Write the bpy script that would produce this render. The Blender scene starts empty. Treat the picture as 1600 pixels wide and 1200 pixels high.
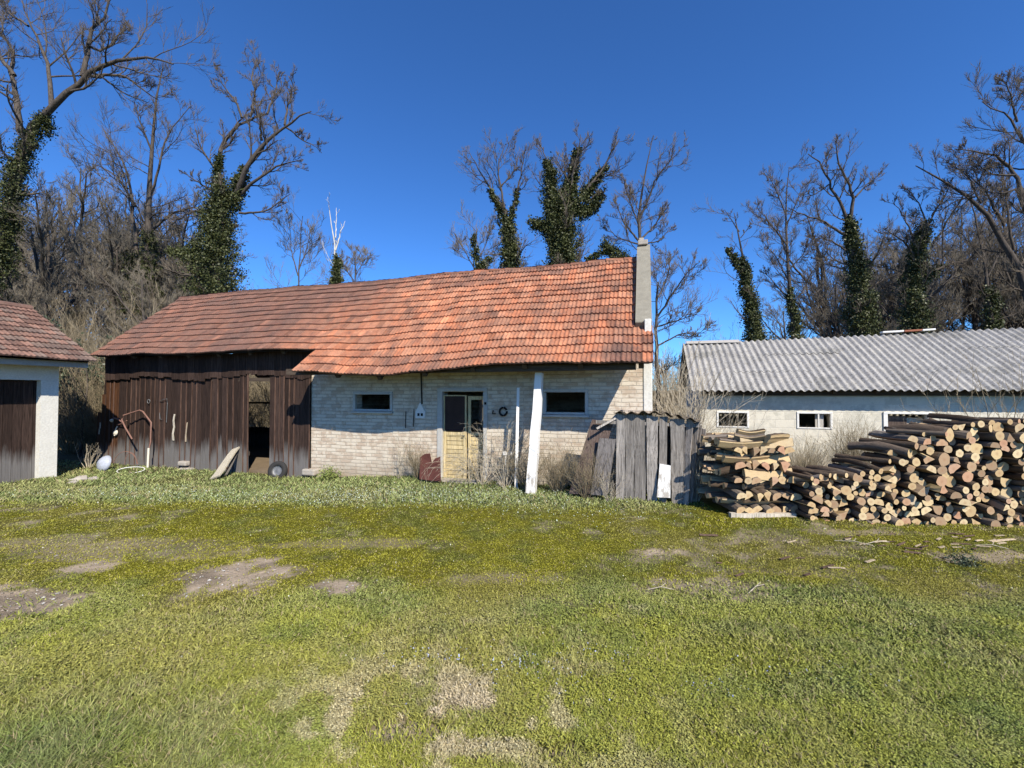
import bpy, math, random
import numpy as np
from mathutils import Vector, Matrix
R = np.random.RandomState(7); random.seed(7)
SC = bpy.context.scene; COL = SC.collection
# ------------------------------------------------------------------ camera, sky, sun, exposure
F = 680.0; HOR = 615.0; EYE = 1.65
cam = bpy.data.cameras.new("camera"); cam.sensor_width = 36; cam.lens = 36*F/1600
cam.clip_start = 0.05; cam.clip_end = 3000
camo = bpy.data.objects.new("camera", cam); COL.objects.link(camo)
camo.location = (0, 0, EYE); camo.rotation_euler = (math.radians(90)+math.atan((HOR-600)/F), 0, 0)
SC.camera = camo
ANG = math.atan2(-.2951, .9555)
U = np.array([math.cos(ANG), math.sin(ANG)]); N = np.array([math.sin(ANG), -math.cos(ANG)])   # along the barn, out of its front
sd = Vector((U[0]*.90+N[0]*.95, U[1]*.90+N[1]*.95, 1.12)).normalized()    # towards the sun
sun = bpy.data.lights.new("sun", 'SUN'); sun.energy = 5.0; sun.angle = math.radians(.5); sun.color = (1, .925, .79)
suno = bpy.data.objects.new("sun", sun); COL.objects.link(suno); suno.location = (5, -8, 20)
suno.rotation_euler = sd.to_track_quat('Z', 'Y').to_euler()
W = bpy.data.worlds.new("World"); SC.world = W; W.use_nodes = True
nt = W.node_tree; bg = nt.nodes['Background']
sky = nt.nodes.new('ShaderNodeTexSky'); sky.sky_type = 'NISHITA'; sky.sun_disc = False
sky.sun_elevation = math.asin(sd.z); sky.sun_rotation = math.atan2(sd.x, sd.y)
sky.altitude = 1800; sky.air_density = 1.0; sky.dust_density = 0.0; sky.ozone_density = 2.0
mx = nt.nodes.new('ShaderNodeMix'); mx.data_type = 'RGBA'; mx.blend_type = 'MULTIPLY'; mx.inputs[0].default_value = 1   # the deep blue of a clear spring sky
nt.links.new(sky.outputs[0], mx.inputs[6]); mx.inputs[7].default_value = (.66, 1.36, 2.24, 1)
nt.links.new(mx.outputs[2], bg.inputs[0]); bg.inputs[1].default_value = 0.064
SC.view_settings.view_transform = 'Standard'; SC.view_settings.look = 'None'
SC.view_settings.exposure = 0.50; SC.view_settings.gamma = 1
SC.cycles.max_bounces = 6; SC.cycles.diffuse_bounces = 3; SC.cycles.glossy_bounces = 2
SC.cycles.transparent_max_bounces = 6
# ------------------------------------------------------------------ small helpers
def sstep(x, a, b):
    t = np.clip((np.asarray(x, float)-a)/(b-a), 0, 1); return t*t*(3-2*t)
_perm = R.rand(257, 257)
def vnoise(x, y, s=1.0, seed=0):
    x = np.asarray(x, float)*s+seed*17.3+1000; y = np.asarray(y, float)*s+seed*31.7+1000
    xi = np.floor(x).astype(int); yi = np.floor(y).astype(int); fx = x-xi; fy = y-yi
    fx = fx*fx*(3-2*fx); fy = fy*fy*(3-2*fy); g = lambda i, j: _perm[i % 256, j % 256]
    return (g(xi, yi)*(1-fx)*(1-fy)+g(xi+1, yi)*fx*(1-fy)+g(xi, yi+1)*(1-fx)*fy+g(xi+1, yi+1)*fx*fy)
def fbm(x, y, s=1.0, seed=0, o=3):
    r = 0; a = .5; t = 0
    for k in range(o):
        r = r+a*vnoise(x, y, s*2**k, seed+k); t += a; a *= .5
    return r/t
def gh(x, y):
    x = np.asarray(x, float); y = np.asarray(y, float)
    z = -.15*sstep(-x, 2.2, 4.5)*sstep(y, 6.0, 9.0)
    z = z-.62*sstep(y, 7.2, 9.4)*sstep(x, 3.0, 4.8)
    z = z+2.6*sstep(y, 17, 45)+1.2*sstep(y, 17, 30)*sstep(-x, 4, 14)
    z = z+(.05*(fbm(x, y, .55, 3)-.5)+.03*(fbm(x, y, 2.2, 5)-.5))*sstep(y, 1, 3)
    return z
def P(px, py, Y):
    return np.array([(px-800)/F*Y, Y, EYE+(HOR-py)/F*Y])
class Frame:
    def __init__(s, ox, oy): s.o = np.array([ox, oy])
    def w(s, t, o, z=0.):
        p = s.o+U*t+N*o; return np.array([p[0], p[1], z])
    def t(s, px, o=0.):
        k = (px-800)/F; b = s.o+N*o
        return (k*b[1]-b[0])/(U[0]-k*U[1])
    def z(s, px, py, o=0.):
        t = s.t(px, o); return EYE+(HOR-py)/F*(s.o+N*o+U*t)[1]
    def loc(s, X, Y):
        d = np.array([X, Y])-s.o; return d@U, d@N
def tag(o, label=None, cat=None, group=None, kind=None):
    if label: o['label'] = label
    if cat: o['category'] = cat
    if group: o['group'] = group
    if kind: o['kind'] = kind
    return o
def empty(name, loc=(0, 0, 0), rz=0.):
    o = bpy.data.objects.new(name, None); COL.objects.link(o); o.location = loc; o.rotation_euler = (0, 0, rz)
    o.empty_display_size = .2; return o
class MB:
    """collects faces, builds ONE mesh object"""
    def __init__(s): s.v = []; s.f = []; s.c = []; s.m = []; s.n = 0
    def add(s, v, f, c=None, m=0):
        v = np.asarray(v, float).reshape(-1, 3); f = np.asarray(f, int)
        s.v.append(v); s.f.append(f+s.n); s.m.append(np.full(len(f), m)); s.n += len(v)
        c = np.ones((len(v), 3))*.5 if c is None else np.broadcast_to(np.asarray(c, float), (len(v), 3))
        s.c.append(c)
    def box(s, x0, x1, y0, y1, z0, z1, c=None, m=0, M=None):
        v = np.array([[x, y, z] for z in (z0, z1) for y in (y0, y1) for x in (x0, x1)], float)
        if M is not None: v = v@np.array(M.to_3x3()).T+np.array(M.translation)
        s.add(v, [[0, 2, 3, 1], [4, 5, 7, 6], [0, 1, 5, 4], [2, 6, 7, 3], [0, 4, 6, 2], [1, 3, 7, 5]], c, m)
    def bar(s, a, b, w, d, c=None, m=0, up=(0, 0, 1)):
        a = Vector(a); b = Vector(b); z = (b-a); L = z.length; z.normalize(); up = Vector(up)
        if abs(z.dot(up)) > .95: up = Vector((0, 1, 0))
        x = up.cross(z).normalized(); y = z.cross(x)
        M = Matrix((x, y, z)).transposed().to_4x4(); M.translation = a
        s.box(-w/2, w/2, -d/2, d/2, 0, L, c, m, M)
    def board(s, a, b, w, d, wt=None, c=None, seg=5, warp=.006, up=(0, 0, 1), ragged=.0):
        """plank with a slightly uneven outline, bent along its length"""
        a = Vector(a); b = Vector(b); z = (b-a); L = z.length; z.normalize(); up = Vector(up)
        if abs(z.dot(up)) > .95: up = Vector((0, 1, 0))
        x = up.cross(z).normalized(); y = z.cross(x); wt = wt or w
        v = []; e = [random.uniform(-ragged, ragged) for _ in range(4)]
        for i in range(seg+1):
            k = i/seg; ww = w+(wt-w)*k; ox = random.uniform(-warp, warp)*.5; oy = random.uniform(-warp, warp)
            for q, (sx, sy) in enumerate(((-1, -1), (1, -1), (1, 1), (-1, 1))):
                zz = L*k+(e[0 if sx < 0 else 1] if i == seg else (e[2 if sx < 0 else 3] if i == 0 else 0))
                v.append(a+x*(sx*ww/2+ox)+y*(sy*d/2+oy)+z*zz)
        f = [[3, 2, 1, 0], [seg*4, seg*4+1, seg*4+2, seg*4+3]]
        for i in range(seg):
            for q in range(4):
                f.append([i*4+q, i*4+(q+1) % 4, i*4+4+(q+1) % 4, i*4+4+q])
        s.add([list(p) for p in v], f, c)
    def tube(s, pts, rad, sides=6, c=None, caps=True):
        pts = np.asarray(pts, float); rad = np.broadcast_to(np.asarray(rad, float), (len(pts),))
        v, f = tubes(pts[None], rad[None], sides)
        s.add(v, f, c)
        if caps:
            s.add(v[:sides], [[0, i+1, i] if i+1 < sides else [0, 0, 0] for i in range(1, sides-1)], c)
            s.add(v[-sides:], [[0, i, i+1] for i in range(1, sides-1)], c)
    def lathe(s, prof, M=None, seg=20, c=None):
        v = []; f = []
        for (r, z) in prof:
            for i in range(seg):
                a = 2*math.pi*i/seg; v.append([r*math.cos(a), r*math.sin(a), z])
        for j in range(len(prof)-1):
            for i in range(seg): f.append([j*seg+i, j*seg+(i+1) % seg, (j+1)*seg+(i+1) % seg, (j+1)*seg+i])
        v = np.array(v)
        if M is not None: v = v@np.array(M.to_3x3()).T+np.array(M.translation)
        s.add(v, f, c)
    def build(s, name, mat, parent=None, smooth=False, col=False, bevel=0):
        me = bpy.data.meshes.new(name)
        V = np.concatenate(s.v); Cc = np.concatenate(s.c)
        loops = np.concatenate([f.ravel() for f in s.f]); sizes = np.concatenate([np.full(len(f), f.shape[1]) for f in s.f])
        mi = np.concatenate(s.m)
        me.vertices.add(len(V)); me.vertices.foreach_set('co', V.ravel())
        me.loops.add(len(loops)); me.loops.foreach_set('vertex_index', loops.astype(np.int32))
        me.polygons.add(len(sizes)); st = np.concatenate([[0], np.cumsum(sizes)[:-1]])
        me.polygons.foreach_set('loop_start', st.astype(np.int32)); me.polygons.foreach_set('material_index', mi.astype(np.int32))
        me.polygons.foreach_set('use_smooth', np.full(len(sizes), bool(smooth)))
        me.update(calc_edges=True); me.validate()
        if col:
            at = me.color_attributes.new('Col', 'FLOAT_COLOR', 'POINT')
            at.data.foreach_set('color', np.concatenate([Cc, np.ones((len(Cc), 1))], 1).ravel())
        for m in (mat if isinstance(mat, (list, tuple)) else [mat]): me.materials.append(m)
        o = bpy.data.objects.new(name, me); COL.objects.link(o)
        if parent is not None: o.parent = parent
        if bevel:
            b = o.modifiers.new('bevel', 'BEVEL'); b.width = bevel; b.segments = 2; b.limit_method = 'ANGLE'
        return o
def tubes(pts, rad, sides):
    """pts (N,k,3) rad (N,k) -> tube verts/faces"""
    Nn, k, _ = pts.shape
    t = np.gradient(pts, axis=1); t /= np.linalg.norm(t, axis=2, keepdims=True)+1e-9
    m = t.mean(1, keepdims=True); ref = np.where(np.abs(m[..., 2:3]) > .8*np.linalg.norm(m, axis=2, keepdims=True), np.array([1., 0, 0]), np.array([0, 0, 1.]))
    ref = np.broadcast_to(ref, t.shape)
    a = np.cross(t, ref); a /= np.linalg.norm(a, axis=2, keepdims=True)+1e-9; b = np.cross(t, a)
    an = np.arange(sides)*2*np.pi/sides
    v = pts[:, :, None]+rad[:, :, None, None]*(a[:, :, None]*np.cos(an)[None, None, :, None]+b[:, :, None]*np.sin(an)[None, None, :, None])
    base = (np.arange(Nn)*k*sides)[:, None, None]; i = (np.arange(k-1)*sides)[None, :, None]; j = np.arange(sides)[None, None]; j2 = (j+1) % sides
    f = np.stack([base+i+j, base+i+j2, base+i+sides+j2, base+i+sides+j], -1).reshape(-1, 4)
    return v.reshape(-1, 3), f
# ------------------------------------------------------------------ materials
class NT:
    def __init__(s, name):
        s.m = bpy.data.materials.new(name); s.m.use_nodes = True; s.t = s.m.node_tree
        s.b = s.t.nodes['Principled BSDF']; s.b.inputs['Specular IOR Level'].default_value = .25
    def n(s, ty, **k):
        nd = s.t.nodes.new('ShaderNode'+ty)
        for a, v in k.items():
            if hasattr(nd, a): setattr(nd, a, v)
            else: s.put(nd.inputs[a.replace('_', ' ')], v)
        return nd
    def put(s, inp, v):
        if isinstance(v, bpy.types.NodeSocket): s.t.links.new(v, inp)
        else:
            if isinstance(v, (tuple, list)) and len(v) == 3 and inp.type == 'RGBA': v = (*v, 1)
            inp.default_value = v
    def pos(s, obj=True):
        return (s.n('TexCoord').outputs['Object'] if obj else s.n('NewGeometry').outputs['Position'])
    def mapp(s, v, sc=(1, 1, 1), lo=(0, 0, 0)):
        m = s.n('Mapping'); s.put(m.inputs['Vector'], v); m.inputs['Scale'].default_value = sc; m.inputs['Location'].default_value = lo
        return m.outputs[0]
    def noise(s, v, sc=5., det=4, rough=.6, dist=0.):
        m = s.n('TexNoise'); s.put(m.inputs['Vector'], v); m.inputs['Scale'].default_value = sc
        m.inputs['Detail'].default_value = det; m.inputs['Roughness'].default_value = rough; m.inputs['Distortion'].default_value = dist
        return m.outputs['Fac']
    def ramp(s, f, stops):
        m = s.n('ValToRGB'); s.put(m.inputs[0], f); e = m.color_ramp.elements
        while len(e) < len(stops): e.new(.5)
        for i, (p, c) in enumerate(stops):
            e[i].position = p; c = (c, c, c) if isinstance(c, (int, float)) else c; e[i].color = (*c, 1)
        return m.outputs[0]
    def mix(s, f, a, b, mode='MIX'):
        m = s.n('Mix', data_type='RGBA', blend_type=mode); s.put(m.inputs[0], f); s.put(m.inputs[6], a); s.put(m.inputs[7], b)
        return m.outputs[2]
    def math(s, op, a, b=0., c=None, clamp=False):
        m = s.n('Math', operation=op, use_clamp=clamp); s.put(m.inputs[0], a); s.put(m.inputs[1], b)
        if c is not None: s.put(m.inputs[2], c)
        return m.outputs[0]
    def attr(s, n='Col'):
        m = s.n('Attribute', attribute_name=n); return m.outputs['Color']
    def rand(s): return s.n('ObjectInfo').outputs['Random']
    def out(s, col, rough=.85, bump=None, bs=.5, bd=.01, spec=None, metal=None):
        s.put(s.b.inputs['Base Color'], col); s.put(s.b.inputs['Roughness'], rough)
        if spec is not None: s.b.inputs['Specular IOR Level'].default_value = spec
        if metal is not None: s.put(s.b.inputs['Metallic'], metal)
        if bump is not None:
            m = s.n('Bump'); s.put(m.inputs['Height'], bump); m.inputs['Strength'].default_value = bs; m.inputs['Distance'].default_value = bd
            s.put(s.b.inputs['Normal'], m.outputs[0])
        return s.m
def m_simple(name, c, rough=.8, var=.35, sc=8., bump=.3, **k):
    s = NT(name); v = s.pos(); f = s.noise(v, sc, 5); f2 = s.noise(v, sc*6, 4)
    a = tuple(x*(1-var) for x in c); b = tuple(min(1, x*(1+var)) for x in c)
    col = s.mix(f, a, b); col = s.mix(s.ramp(f2, [(.35, 0.), (.75, 1.)]), col, s.mix(.5, col, (c[0]*.6, c[1]*.58, c[2]*.55)))
    return s.out(col, rough, f2, bump, .01, **k)
def m_tiles(name='roof_tiles_mat'):
    s = NT(name); v = s.pos(); c = s.attr()
    f = s.noise(v, 9, 6, .65); f2 = s.noise(s.mapp(v, (1, 1, .35)), 3.0, 5, .7); f3 = s.noise(v, 45, 4, .7)
    c = s.mix(s.ramp(f, [(.3, .0), (.75, .55)]), c, (.13, .06, .045))
    c = s.mix(s.ramp(f2, [(.42, 0.), (.64, .62)]), c, (.085, .055, .048))
    c = s.mix(s.ramp(f3, [(.55, 0.), (.72, .6)]), c, (.36, .30, .25))
    return s.out(c, .88, s.math('ADD', f, f3), .5, .008)
def m_brick(name, base, mort, under, amt=.35, bw=.26, rh=.085, blotch=(.45, .40, .33), bstr=.9):
    s = NT(name); v = s.pos(); sep = s.n('SeparateXYZ'); s.put(sep.inputs[0], v)
    cb = s.n('CombineXYZ'); s.put(cb.inputs[0], s.math('ADD', sep.outputs[0], sep.outputs[1])); s.put(cb.inputs[1], sep.outputs[2])
    wob = s.noise(v, 3, 3)
    vm = s.n('VectorMath', operation='ADD'); s.put(vm.inputs[0], cb.outputs[0])
    cw = s.n('CombineXYZ'); s.put(cw.inputs[1], s.math('MULTIPLY', wob, .03)); s.put(cw.inputs[0], s.math('MULTIPLY', wob, .02)); s.put(vm.inputs[1], cw.outputs[0])
    b = s.n('TexBrick'); s.put(b.inputs['Vector'], vm.outputs[0])
    b.inputs['Scale'].default_value = 1; b.inputs['Brick Width'].default_value = bw; b.inputs['Row Height'].default_value = rh
    b.inputs['Mortar Size'].default_value = .009; b.inputs['Mortar Smooth'].default_value = .5; b.inputs['Bias'].default_value = 0
    s.put(b.inputs['Color1'], (.35, .35, .35)); s.put(b.inputs['Color2'], (.75, .75, .75)); s.put(b.inputs['Mortar'], (.5, .5, .5))
    n1 = s.noise(v, 5, 6, .7); n2 = s.noise(v, 24, 5, .7); n3 = s.noise(s.mapp(v, (1, 1, 2.5)), 1.3, 4, .6)
    col = s.mix(b.outputs['Color'], tuple(x*.86 for x in base), base)
    ex = s.math('MULTIPLY_ADD', b.outputs['Color'], .45, s.math('MULTIPLY', n1, .8))
    col = s.mix(s.ramp(ex, [(.62, 0.), (.72, amt)]), col, under)
    col = s.mix(s.ramp(n2, [(.55, 0.), (.75, .5)]), col, blotch)
    col = s.mix(s.ramp(n3, [(.5, 0.), (.75, .45)]), col, blotch)
    rag = s.math('MULTIPLY', b.outputs['Fac'], s.ramp(n1, [(.35, .25), (.65, .85)]))
    col = s.mix(rag, col, mort)
    # damp, dirty foot of the wall
    foot = s.ramp(s.math('MULTIPLY_ADD', n1, .5, sep.outputs[2]), [(.15, .65), (.55, 0.)])
    col = s.mix(foot, col, (.30, .24, .17))
    h = s.math('SUBTRACT', s.math('MULTIPLY', n2, .5), b.outputs['Fac'])
    return s.out(col, .95, h, bstr, .012, spec=.1)
def m_wood(name, dark, light, grey=.0, axis=2, red=0.):
    s = NT(name); v = s.pos(); c = s.attr()
    sc = [22, 22, 22]; sc[axis] = .9
    g = s.noise(s.mapp(v, tuple(sc)), 2.2, 6, .7, .6); n = s.noise(v, 2.2, 4)
    sc2 = [60, 60, 60]; sc2[axis] = 1.6; g2 = s.noise(s.mapp(v, tuple(sc2)), 2.0, 3, .7)
    col = s.mix(s.ramp(g, [(.3, 0.), (.72, 1.)]), dark, light)
    col = s.mix(1., col, s.mix(1., c, (2, 2, 2), 'MULTIPLY'), 'MULTIPLY')
    col = s.mix(s.ramp(g2, [(.52, 0.), (.64, .75)]), col, tuple(x*.35 for x in dark))
    if grey:
        sep = s.n('SeparateXYZ'); s.put(sep.inputs[0], v)
        ft = s.ramp(s.math('MULTIPLY_ADD', s.math('ADD', s.noise(s.mapp(v, (9, 9, .6)), 1.5, 5, .8), s.math('MULTIPLY', s.math('SUBTRACT', c, .46), -1.2)), -.75, s.math('ADD', sep.outputs[2], .16)), [(.0, grey), (.30, 0.)])
        col = s.mix(ft, col, s.mix(g, (.09, .085, .083), (.30, .285, .27)))
    return s.out(col, .9, s.math('ADD', g, g2), .6, .006, spec=.12)
def m_bark(name, a, b):
    s = NT(name); v = s.pos(False); g = s.noise(s.mapp(v, (5, 5, 1)), 3, 5, .7); n = s.noise(v, 1.1, 3)
    col = s.mix(s.ramp(g, [(.3, 0.), (.7, 1.)]), a, b)
    return s.out(col, .95, g, .6, .03, spec=.05)
def m_leaf(name, a, b, rough=.5):
    s = NT(name); v = s.pos(False); c = s.attr(); n = s.noise(v, 1.3, 3)
    col = s.mix(c, a, b); col = s.mix(s.ramp(n, [(.4, 0.), (.7, .35)]), col, tuple(x*.6 for x in a))
    return s.out(col, rough, spec=.35)
M = {}
M['tiles'] = m_tiles()
M['white_brick'] = m_brick('whitewashed_brick', (.70, .615, .50), (.45, .39, .31), (.36, .24, .16), .55, .25, .072)
M['block'] = m_brick('lime_block', (.72, .67, .56), (.55, .52, .45), (.38, .36, .30), .45, .42, .2, (.36, .35, .30), .4)
M['darkglass'] = m_simple('dark_curtain', (.05, .03, .025), .9, .5, 6, .2)
M['plaster'] = m_simple('white_plaster', (.72, .70, .64), .9, .16, 5, .5)
M['fascia'] = m_simple('grey_fascia', (.42, .40, .37), .9, .2, 6, .3)
M['concrete'] = m_simple('old_concrete', (.27, .25, .20), .95, .35, 9, .8)
M['board'] = m_wood('dark_boards', (.022, .014, .012), (.078, .050, .040), grey=.75)
M['board_light'] = m_wood('weathered_boards', (.11, .098, .088), (.40, .365, .33))
M['plank'] = m_wood('pale_plank', (.32, .28, .22), (.62, .56, .47))
M['beam'] = m_wood('old_beam', (.06, .045, .035), (.16, .12, .09), axis=0)
M['yellow'] = m_wood('yellow_door_paint', (.50, .38, .18), (.80, .66, .40))
M['darkpanel'] = m_wood('brown_panel', (.07, .05, .042), (.19, .14, .12))
M['white'] = m_simple('white_paint', (.78, .77, .74), .7, .12, 12, .4)
M['frame'] = m_simple('frame_paint', (.50, .49, .46), .75, .2, 12, .4)
M['rust'] = m_simple('rusty_sheet', (.10, .035, .028), .8, .5, 7, .6)
M['pipe'] = m_simple('rusty_pipe', (.24, .13, .10), .6, .3, 10, .4)
M['enamel'] = m_simple('chipped_enamel', (.68, .63, .52), .5, .2, 10, .2)
M['greyplastic'] = m_simple('grey_plastic', (.42, .45, .52), .45, .1, 4, .1)
M['rubber'] = m_simple('tyre_rubber', (.035, .034, .034), .85, .3, 20, .4)
M['steel'] = m_simple('dull_steel', (.22, .22, .22), .5, .3, 15, .3, metal=.5)
M['black'] = m_simple('black_iron', (.02, .018, .018), .7, .3, 15, .3)
M['floor'] = m_simple('barn_floor', (.20, .15, .10), .95, .4, 4, .6)
M['stone'] = m_simple('rubble_stone', (.42, .38, .33), .95, .35, 9, .8)
M['bark'] = m_bark('tree_bark', (.040, .033, .028), (.135, .115, .10))
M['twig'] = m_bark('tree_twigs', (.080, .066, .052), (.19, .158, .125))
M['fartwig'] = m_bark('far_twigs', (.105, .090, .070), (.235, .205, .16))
M['whitebark'] = m_bark('white_bark', (.30, .29, .27), (.70, .68, .62))
M['shrub'] = m_bark('shrub_stems', (.13, .105, .065), (.34, .28, .19))
M['palestem'] = m_bark('pale_stems', (.26, .22, .16), (.52, .46, .36))
M['ivy'] = m_leaf('ivy_leaves', (.018, .026, .008), (.095, .105, .034), .5)
M['bushleaf'] = m_leaf('bush_leaves', (.028, .042, .020), (.12, .15, .085), .45)
# corrugated sheet
def m_corr():
    s = NT('corrugated_fibre_cement'); v = s.pos(); f = s.noise(v, 3, 6, .7); f2 = s.noise(v, 22, 5, .75); f3 = s.noise(s.mapp(v, (6, .5, .5)), 2, 4, .6)
    c = s.mix(f3, (.24, .23, .215), (.46, .445, .42)); c = s.mix(s.ramp(f2, [(.5, 0.), (.62, .8)]), c, (.09, .085, .075))
    c = s.mix(s.ramp(f, [(.5, 0.), (.7, .5)]), c, (.50, .47, .41)); f5 = s.noise(s.mapp(v, (.7, 1, 1)), 1.1, 5, .7); c = s.mix(s.ramp(f5, [(.52, 0.), (.68, .6)]), c, (.12, .115, .095)); return s.out(c, .92, f2, .5, .006)
M['corr'] = m_corr()
def m_cut():
    s = NT('cut_wood'); v = s.pos(); r = s.rand(); sep = s.n('SeparateXYZ'); s.put(sep.inputs[0], v)
    rr = s.math('SQRT', s.math('ADD', s.math('MULTIPLY', sep.outputs[0], sep.outputs[0]), s.math('MULTIPLY', sep.outputs[2], sep.outputs[2])))
    w = s.math('SINE', s.math('MULTIPLY', s.math('ADD', rr, s.math('MULTIPLY', s.noise(v, 9, 3), .03)), 420.))
    c = s.ramp(r, [(0., (.58, .44, .24)), (.25, (.45, .32, .17)), (.5, (.68, .55, .33)), (.70, (.27, .19, .12)), (.88, (.44, .30, .18)), (.965, (.48, .27, .17)), (1., (.5, .42, .3))])
    c = s.mix(s.ramp(w, [(0., .0), (1., .18)]), c, (.25, .14, .07)); n = s.noise(v, 28, 5, .7)
    c = s.mix(s.ramp(rr, [(.0, .5), (.03, 0.)]), c, (.30, .15, .08))
    c = s.mix(s.ramp(n, [(.5, 0.), (.75, .5)]), c, (.3, .2, .12)); return s.out(c, .8, n, .3, .004)
M['cut'] = m_cut()
def m_logbark():
    s = NT('log_bark'); v = s.pos(); r = s.rand(); g = s.noise(s.mapp(v, (18, 3, 18)), 2.5, 6, .75)
    a = s.ramp(r, [(0., (.09, .065, .045)), (.5, (.19, .14, .10)), (.85, (.30, .26, .22)), (1., (.18, .13, .085))])
    c = s.mix(s.ramp(g, [(.3, 0.), (.72, 1.)]), s.mix(.6, a, (.015, .01, .008)), a); n = s.noise(v, 7, 4)
    c = s.mix(s.ramp(n, [(.6, 0.), (.75, .6)]), c, (.24, .22, .18)); return s.out(c, .95, g, .9, .015, spec=.08)
M['logbark'] = m_logbark()
# ground colour: real patches of moss, clover, straw, bare soil (shared by the soil sheet and the blades)
DIRT = [(-2.58, 4.0, .55, .42, 1.), (-4.05, 3.45, .5, .36, 1.), (-1.5, 3.78, .24, .13, .9), (-4.0, 4.2, .25, .16, .8), (1.7, 3.72, .75, .22, .6),
        (1.55, 4.6, .35, .16, .8), (-.1, 3.9, .5, .14, .45), (4.9, 4.5, .8, .2, .7), (-4.3, 4.7, 2.2, .38, .5), (-1.8, 4.85, .9, .25, .4), (.5, 3.45, .35, .12, .4), (2.6, 4.1, 1.2, .16, .35),
        (4.0, 5.25, 1.1, .16, .55), (.25, 2.02, .16, .07, .7), (-.55, 2.15, .2, .09, .7)]
STRAW = [(-.80, 2.55, .16, .14), (-.42, 2.28, .26, .13), (-.15, 2.02, .25, .14), (.42, 2.18, .10, .07), (-.30, 3.15, .18, .06), (.9, 3.35, .2, .06), (2.35, 2.95, .25, .05), (-1.05, 2.0, .10, .05), (.12, 2.45, .12, .06)]
def ell(x, y, L, seed, sh=.5):
    r = np.zeros_like(x)
    for e in L:
        k = e[4] if len(e) > 4 else 1.
        d = np.hypot((x-e[0])/e[2], (y-e[1])/e[3])+(fbm(x, y, 4, seed)-.5)*1.5+(fbm(x, y, 17, seed+5)-.5)*1.0
        r = np.maximum(r, k*(1-sstep(d, .45, 1.3)))
    return r
def gcol(x, y):
    """albedo of the ground cover at x,y"""
    n1 = fbm(x, y, .9, 11, 4); n2 = fbm(x, y, 3.5, 12, 4); n3 = fbm(x, y, 14, 13, 3)
    near = 1-sstep(y+.8*(n1-.5), 3.0, 3.9); moss = sstep(y+1.2*(n1-.5), 3.2, 4.0)*(1-sstep(y+1.0*(n1-.5)+np.clip(-x, 0, 9)*-.05, 6.0, 6.8))
    c = np.zeros(x.shape+(3,))
    moc = np.array([.275, .262, .028]); clo = np.array([.262, .270, .046]); grs = np.array([.235, .270, .100]); drk = np.array([.135, .175, .050])
    c = grs*np.ones_like(c)
    c = c*(1-moss[..., None])+moc*moss[..., None]; c = c*(1-near[..., None])+clo*near[..., None]
    k = sstep(n2, .42, .72)[..., None]*.5; c = c*(1-k)+drk*k*1.0
    k = (sstep(n1, .52, .72)*.35)[..., None]; c = c*(1-k)+np.array([.30, .26, .10])*k
    d = (np.exp(-((x+2.2)/.75)**2-((y-1.9)/.45)**2)*.85)[..., None]; c = c*(1-d)+np.array([.115, .165, .045])*d
    d = (np.exp(-((x-2.6)/.9)**2-((y-2.2)/.9)**2)*.35)[..., None]; c = c*(1-d)+np.array([.15, .21, .06])*d
    d = (np.maximum(ell(x, y, STRAW, 21)*.35, np.exp(-((x+.35)/.75)**2-((y-2.25)/.42)**2)+.10*near)*sstep(fbm(x, y, 7, 24, 4), .50, .62))[..., None]*.9; c = c*(1-d)+np.array([.48, .40, .27])*d
    s = np.maximum(ell(x, y, DIRT, 22), sstep(n2*.6+n1*.4, .54, .70)*moss*.5)
    return c, s, moss, near
print('mats ok')
# ------------------------------------------------------------------ ground sheet and its living cover
def axis(lo, hi, step, far, g=1.13):
    a = list(np.arange(lo, hi+1e-6, step)); s = step
    while a[-1] < far: s *= g; a.append(a[-1]+s)
    s = step
    while a[0] > -far: s *= g; a.insert(0, a[0]-s)
    return np.array(a)
gx = axis(-9, 9, .055, 900); gy = axis(1.0, 9.4, .04, 900)
X, Y = np.meshgrid(gx, gy); xx = X.ravel(); yy = Y.ravel()
c, s, moss, near = gcol(xx, yy)
soil = np.array([.43, .345, .255])*(.55+.75*fbm(xx, yy, 12, 31, 4))[:, None]
soil = soil*1.15*(1-(sstep(fbm(xx, yy, 2.3, 33), .5, .65)*.35)[:, None])
base = c*.42*(.7+.6*fbm(xx, yy, 9, 34, 3))[:, None]  # cover colour darkened under the blades, painting in the shade of their gaps
s = np.clip(s*1.25-.1, 0, 1)[:, None]; cc = base*(1-s)+soil*s
wood = (sstep(yy, 9.5, 12)*.9)[:, None]; cc = cc*(1-wood)+np.array([.13, .105, .065])*wood
ny, nx = X.shape; i = np.arange(ny-1)[:, None]*nx+np.arange(nx-1)[None]
b = MB(); b.add(np.stack([xx, yy, gh(xx, yy)-.012*(s[:, 0])], 1), np.stack([i, i+1, i+nx+1, i+nx], -1).reshape(-1, 4), cc)
st = NT('ground_soil'); v = st.pos(False); cl = st.attr(); f = st.noise(v, 40, 6, .75); f2 = st.noise(v, 7, 5, .7)
cl = st.mix(st.ramp(f, [(.3, .0), (.7, .55)]), cl, st.mix(1., cl, (.55, .53, .48), 'MULTIPLY')); cl = st.mix(st.ramp(f2, [(.5, 0.), (.75, .3)]), cl, (.26, .21, .13))
gm = st.out(cl, .95, st.math('ADD', f, f2), .9, .02, spec=.05)
tag(b.build('ground', gm, smooth=True, col=True), kind='structure')

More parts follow.
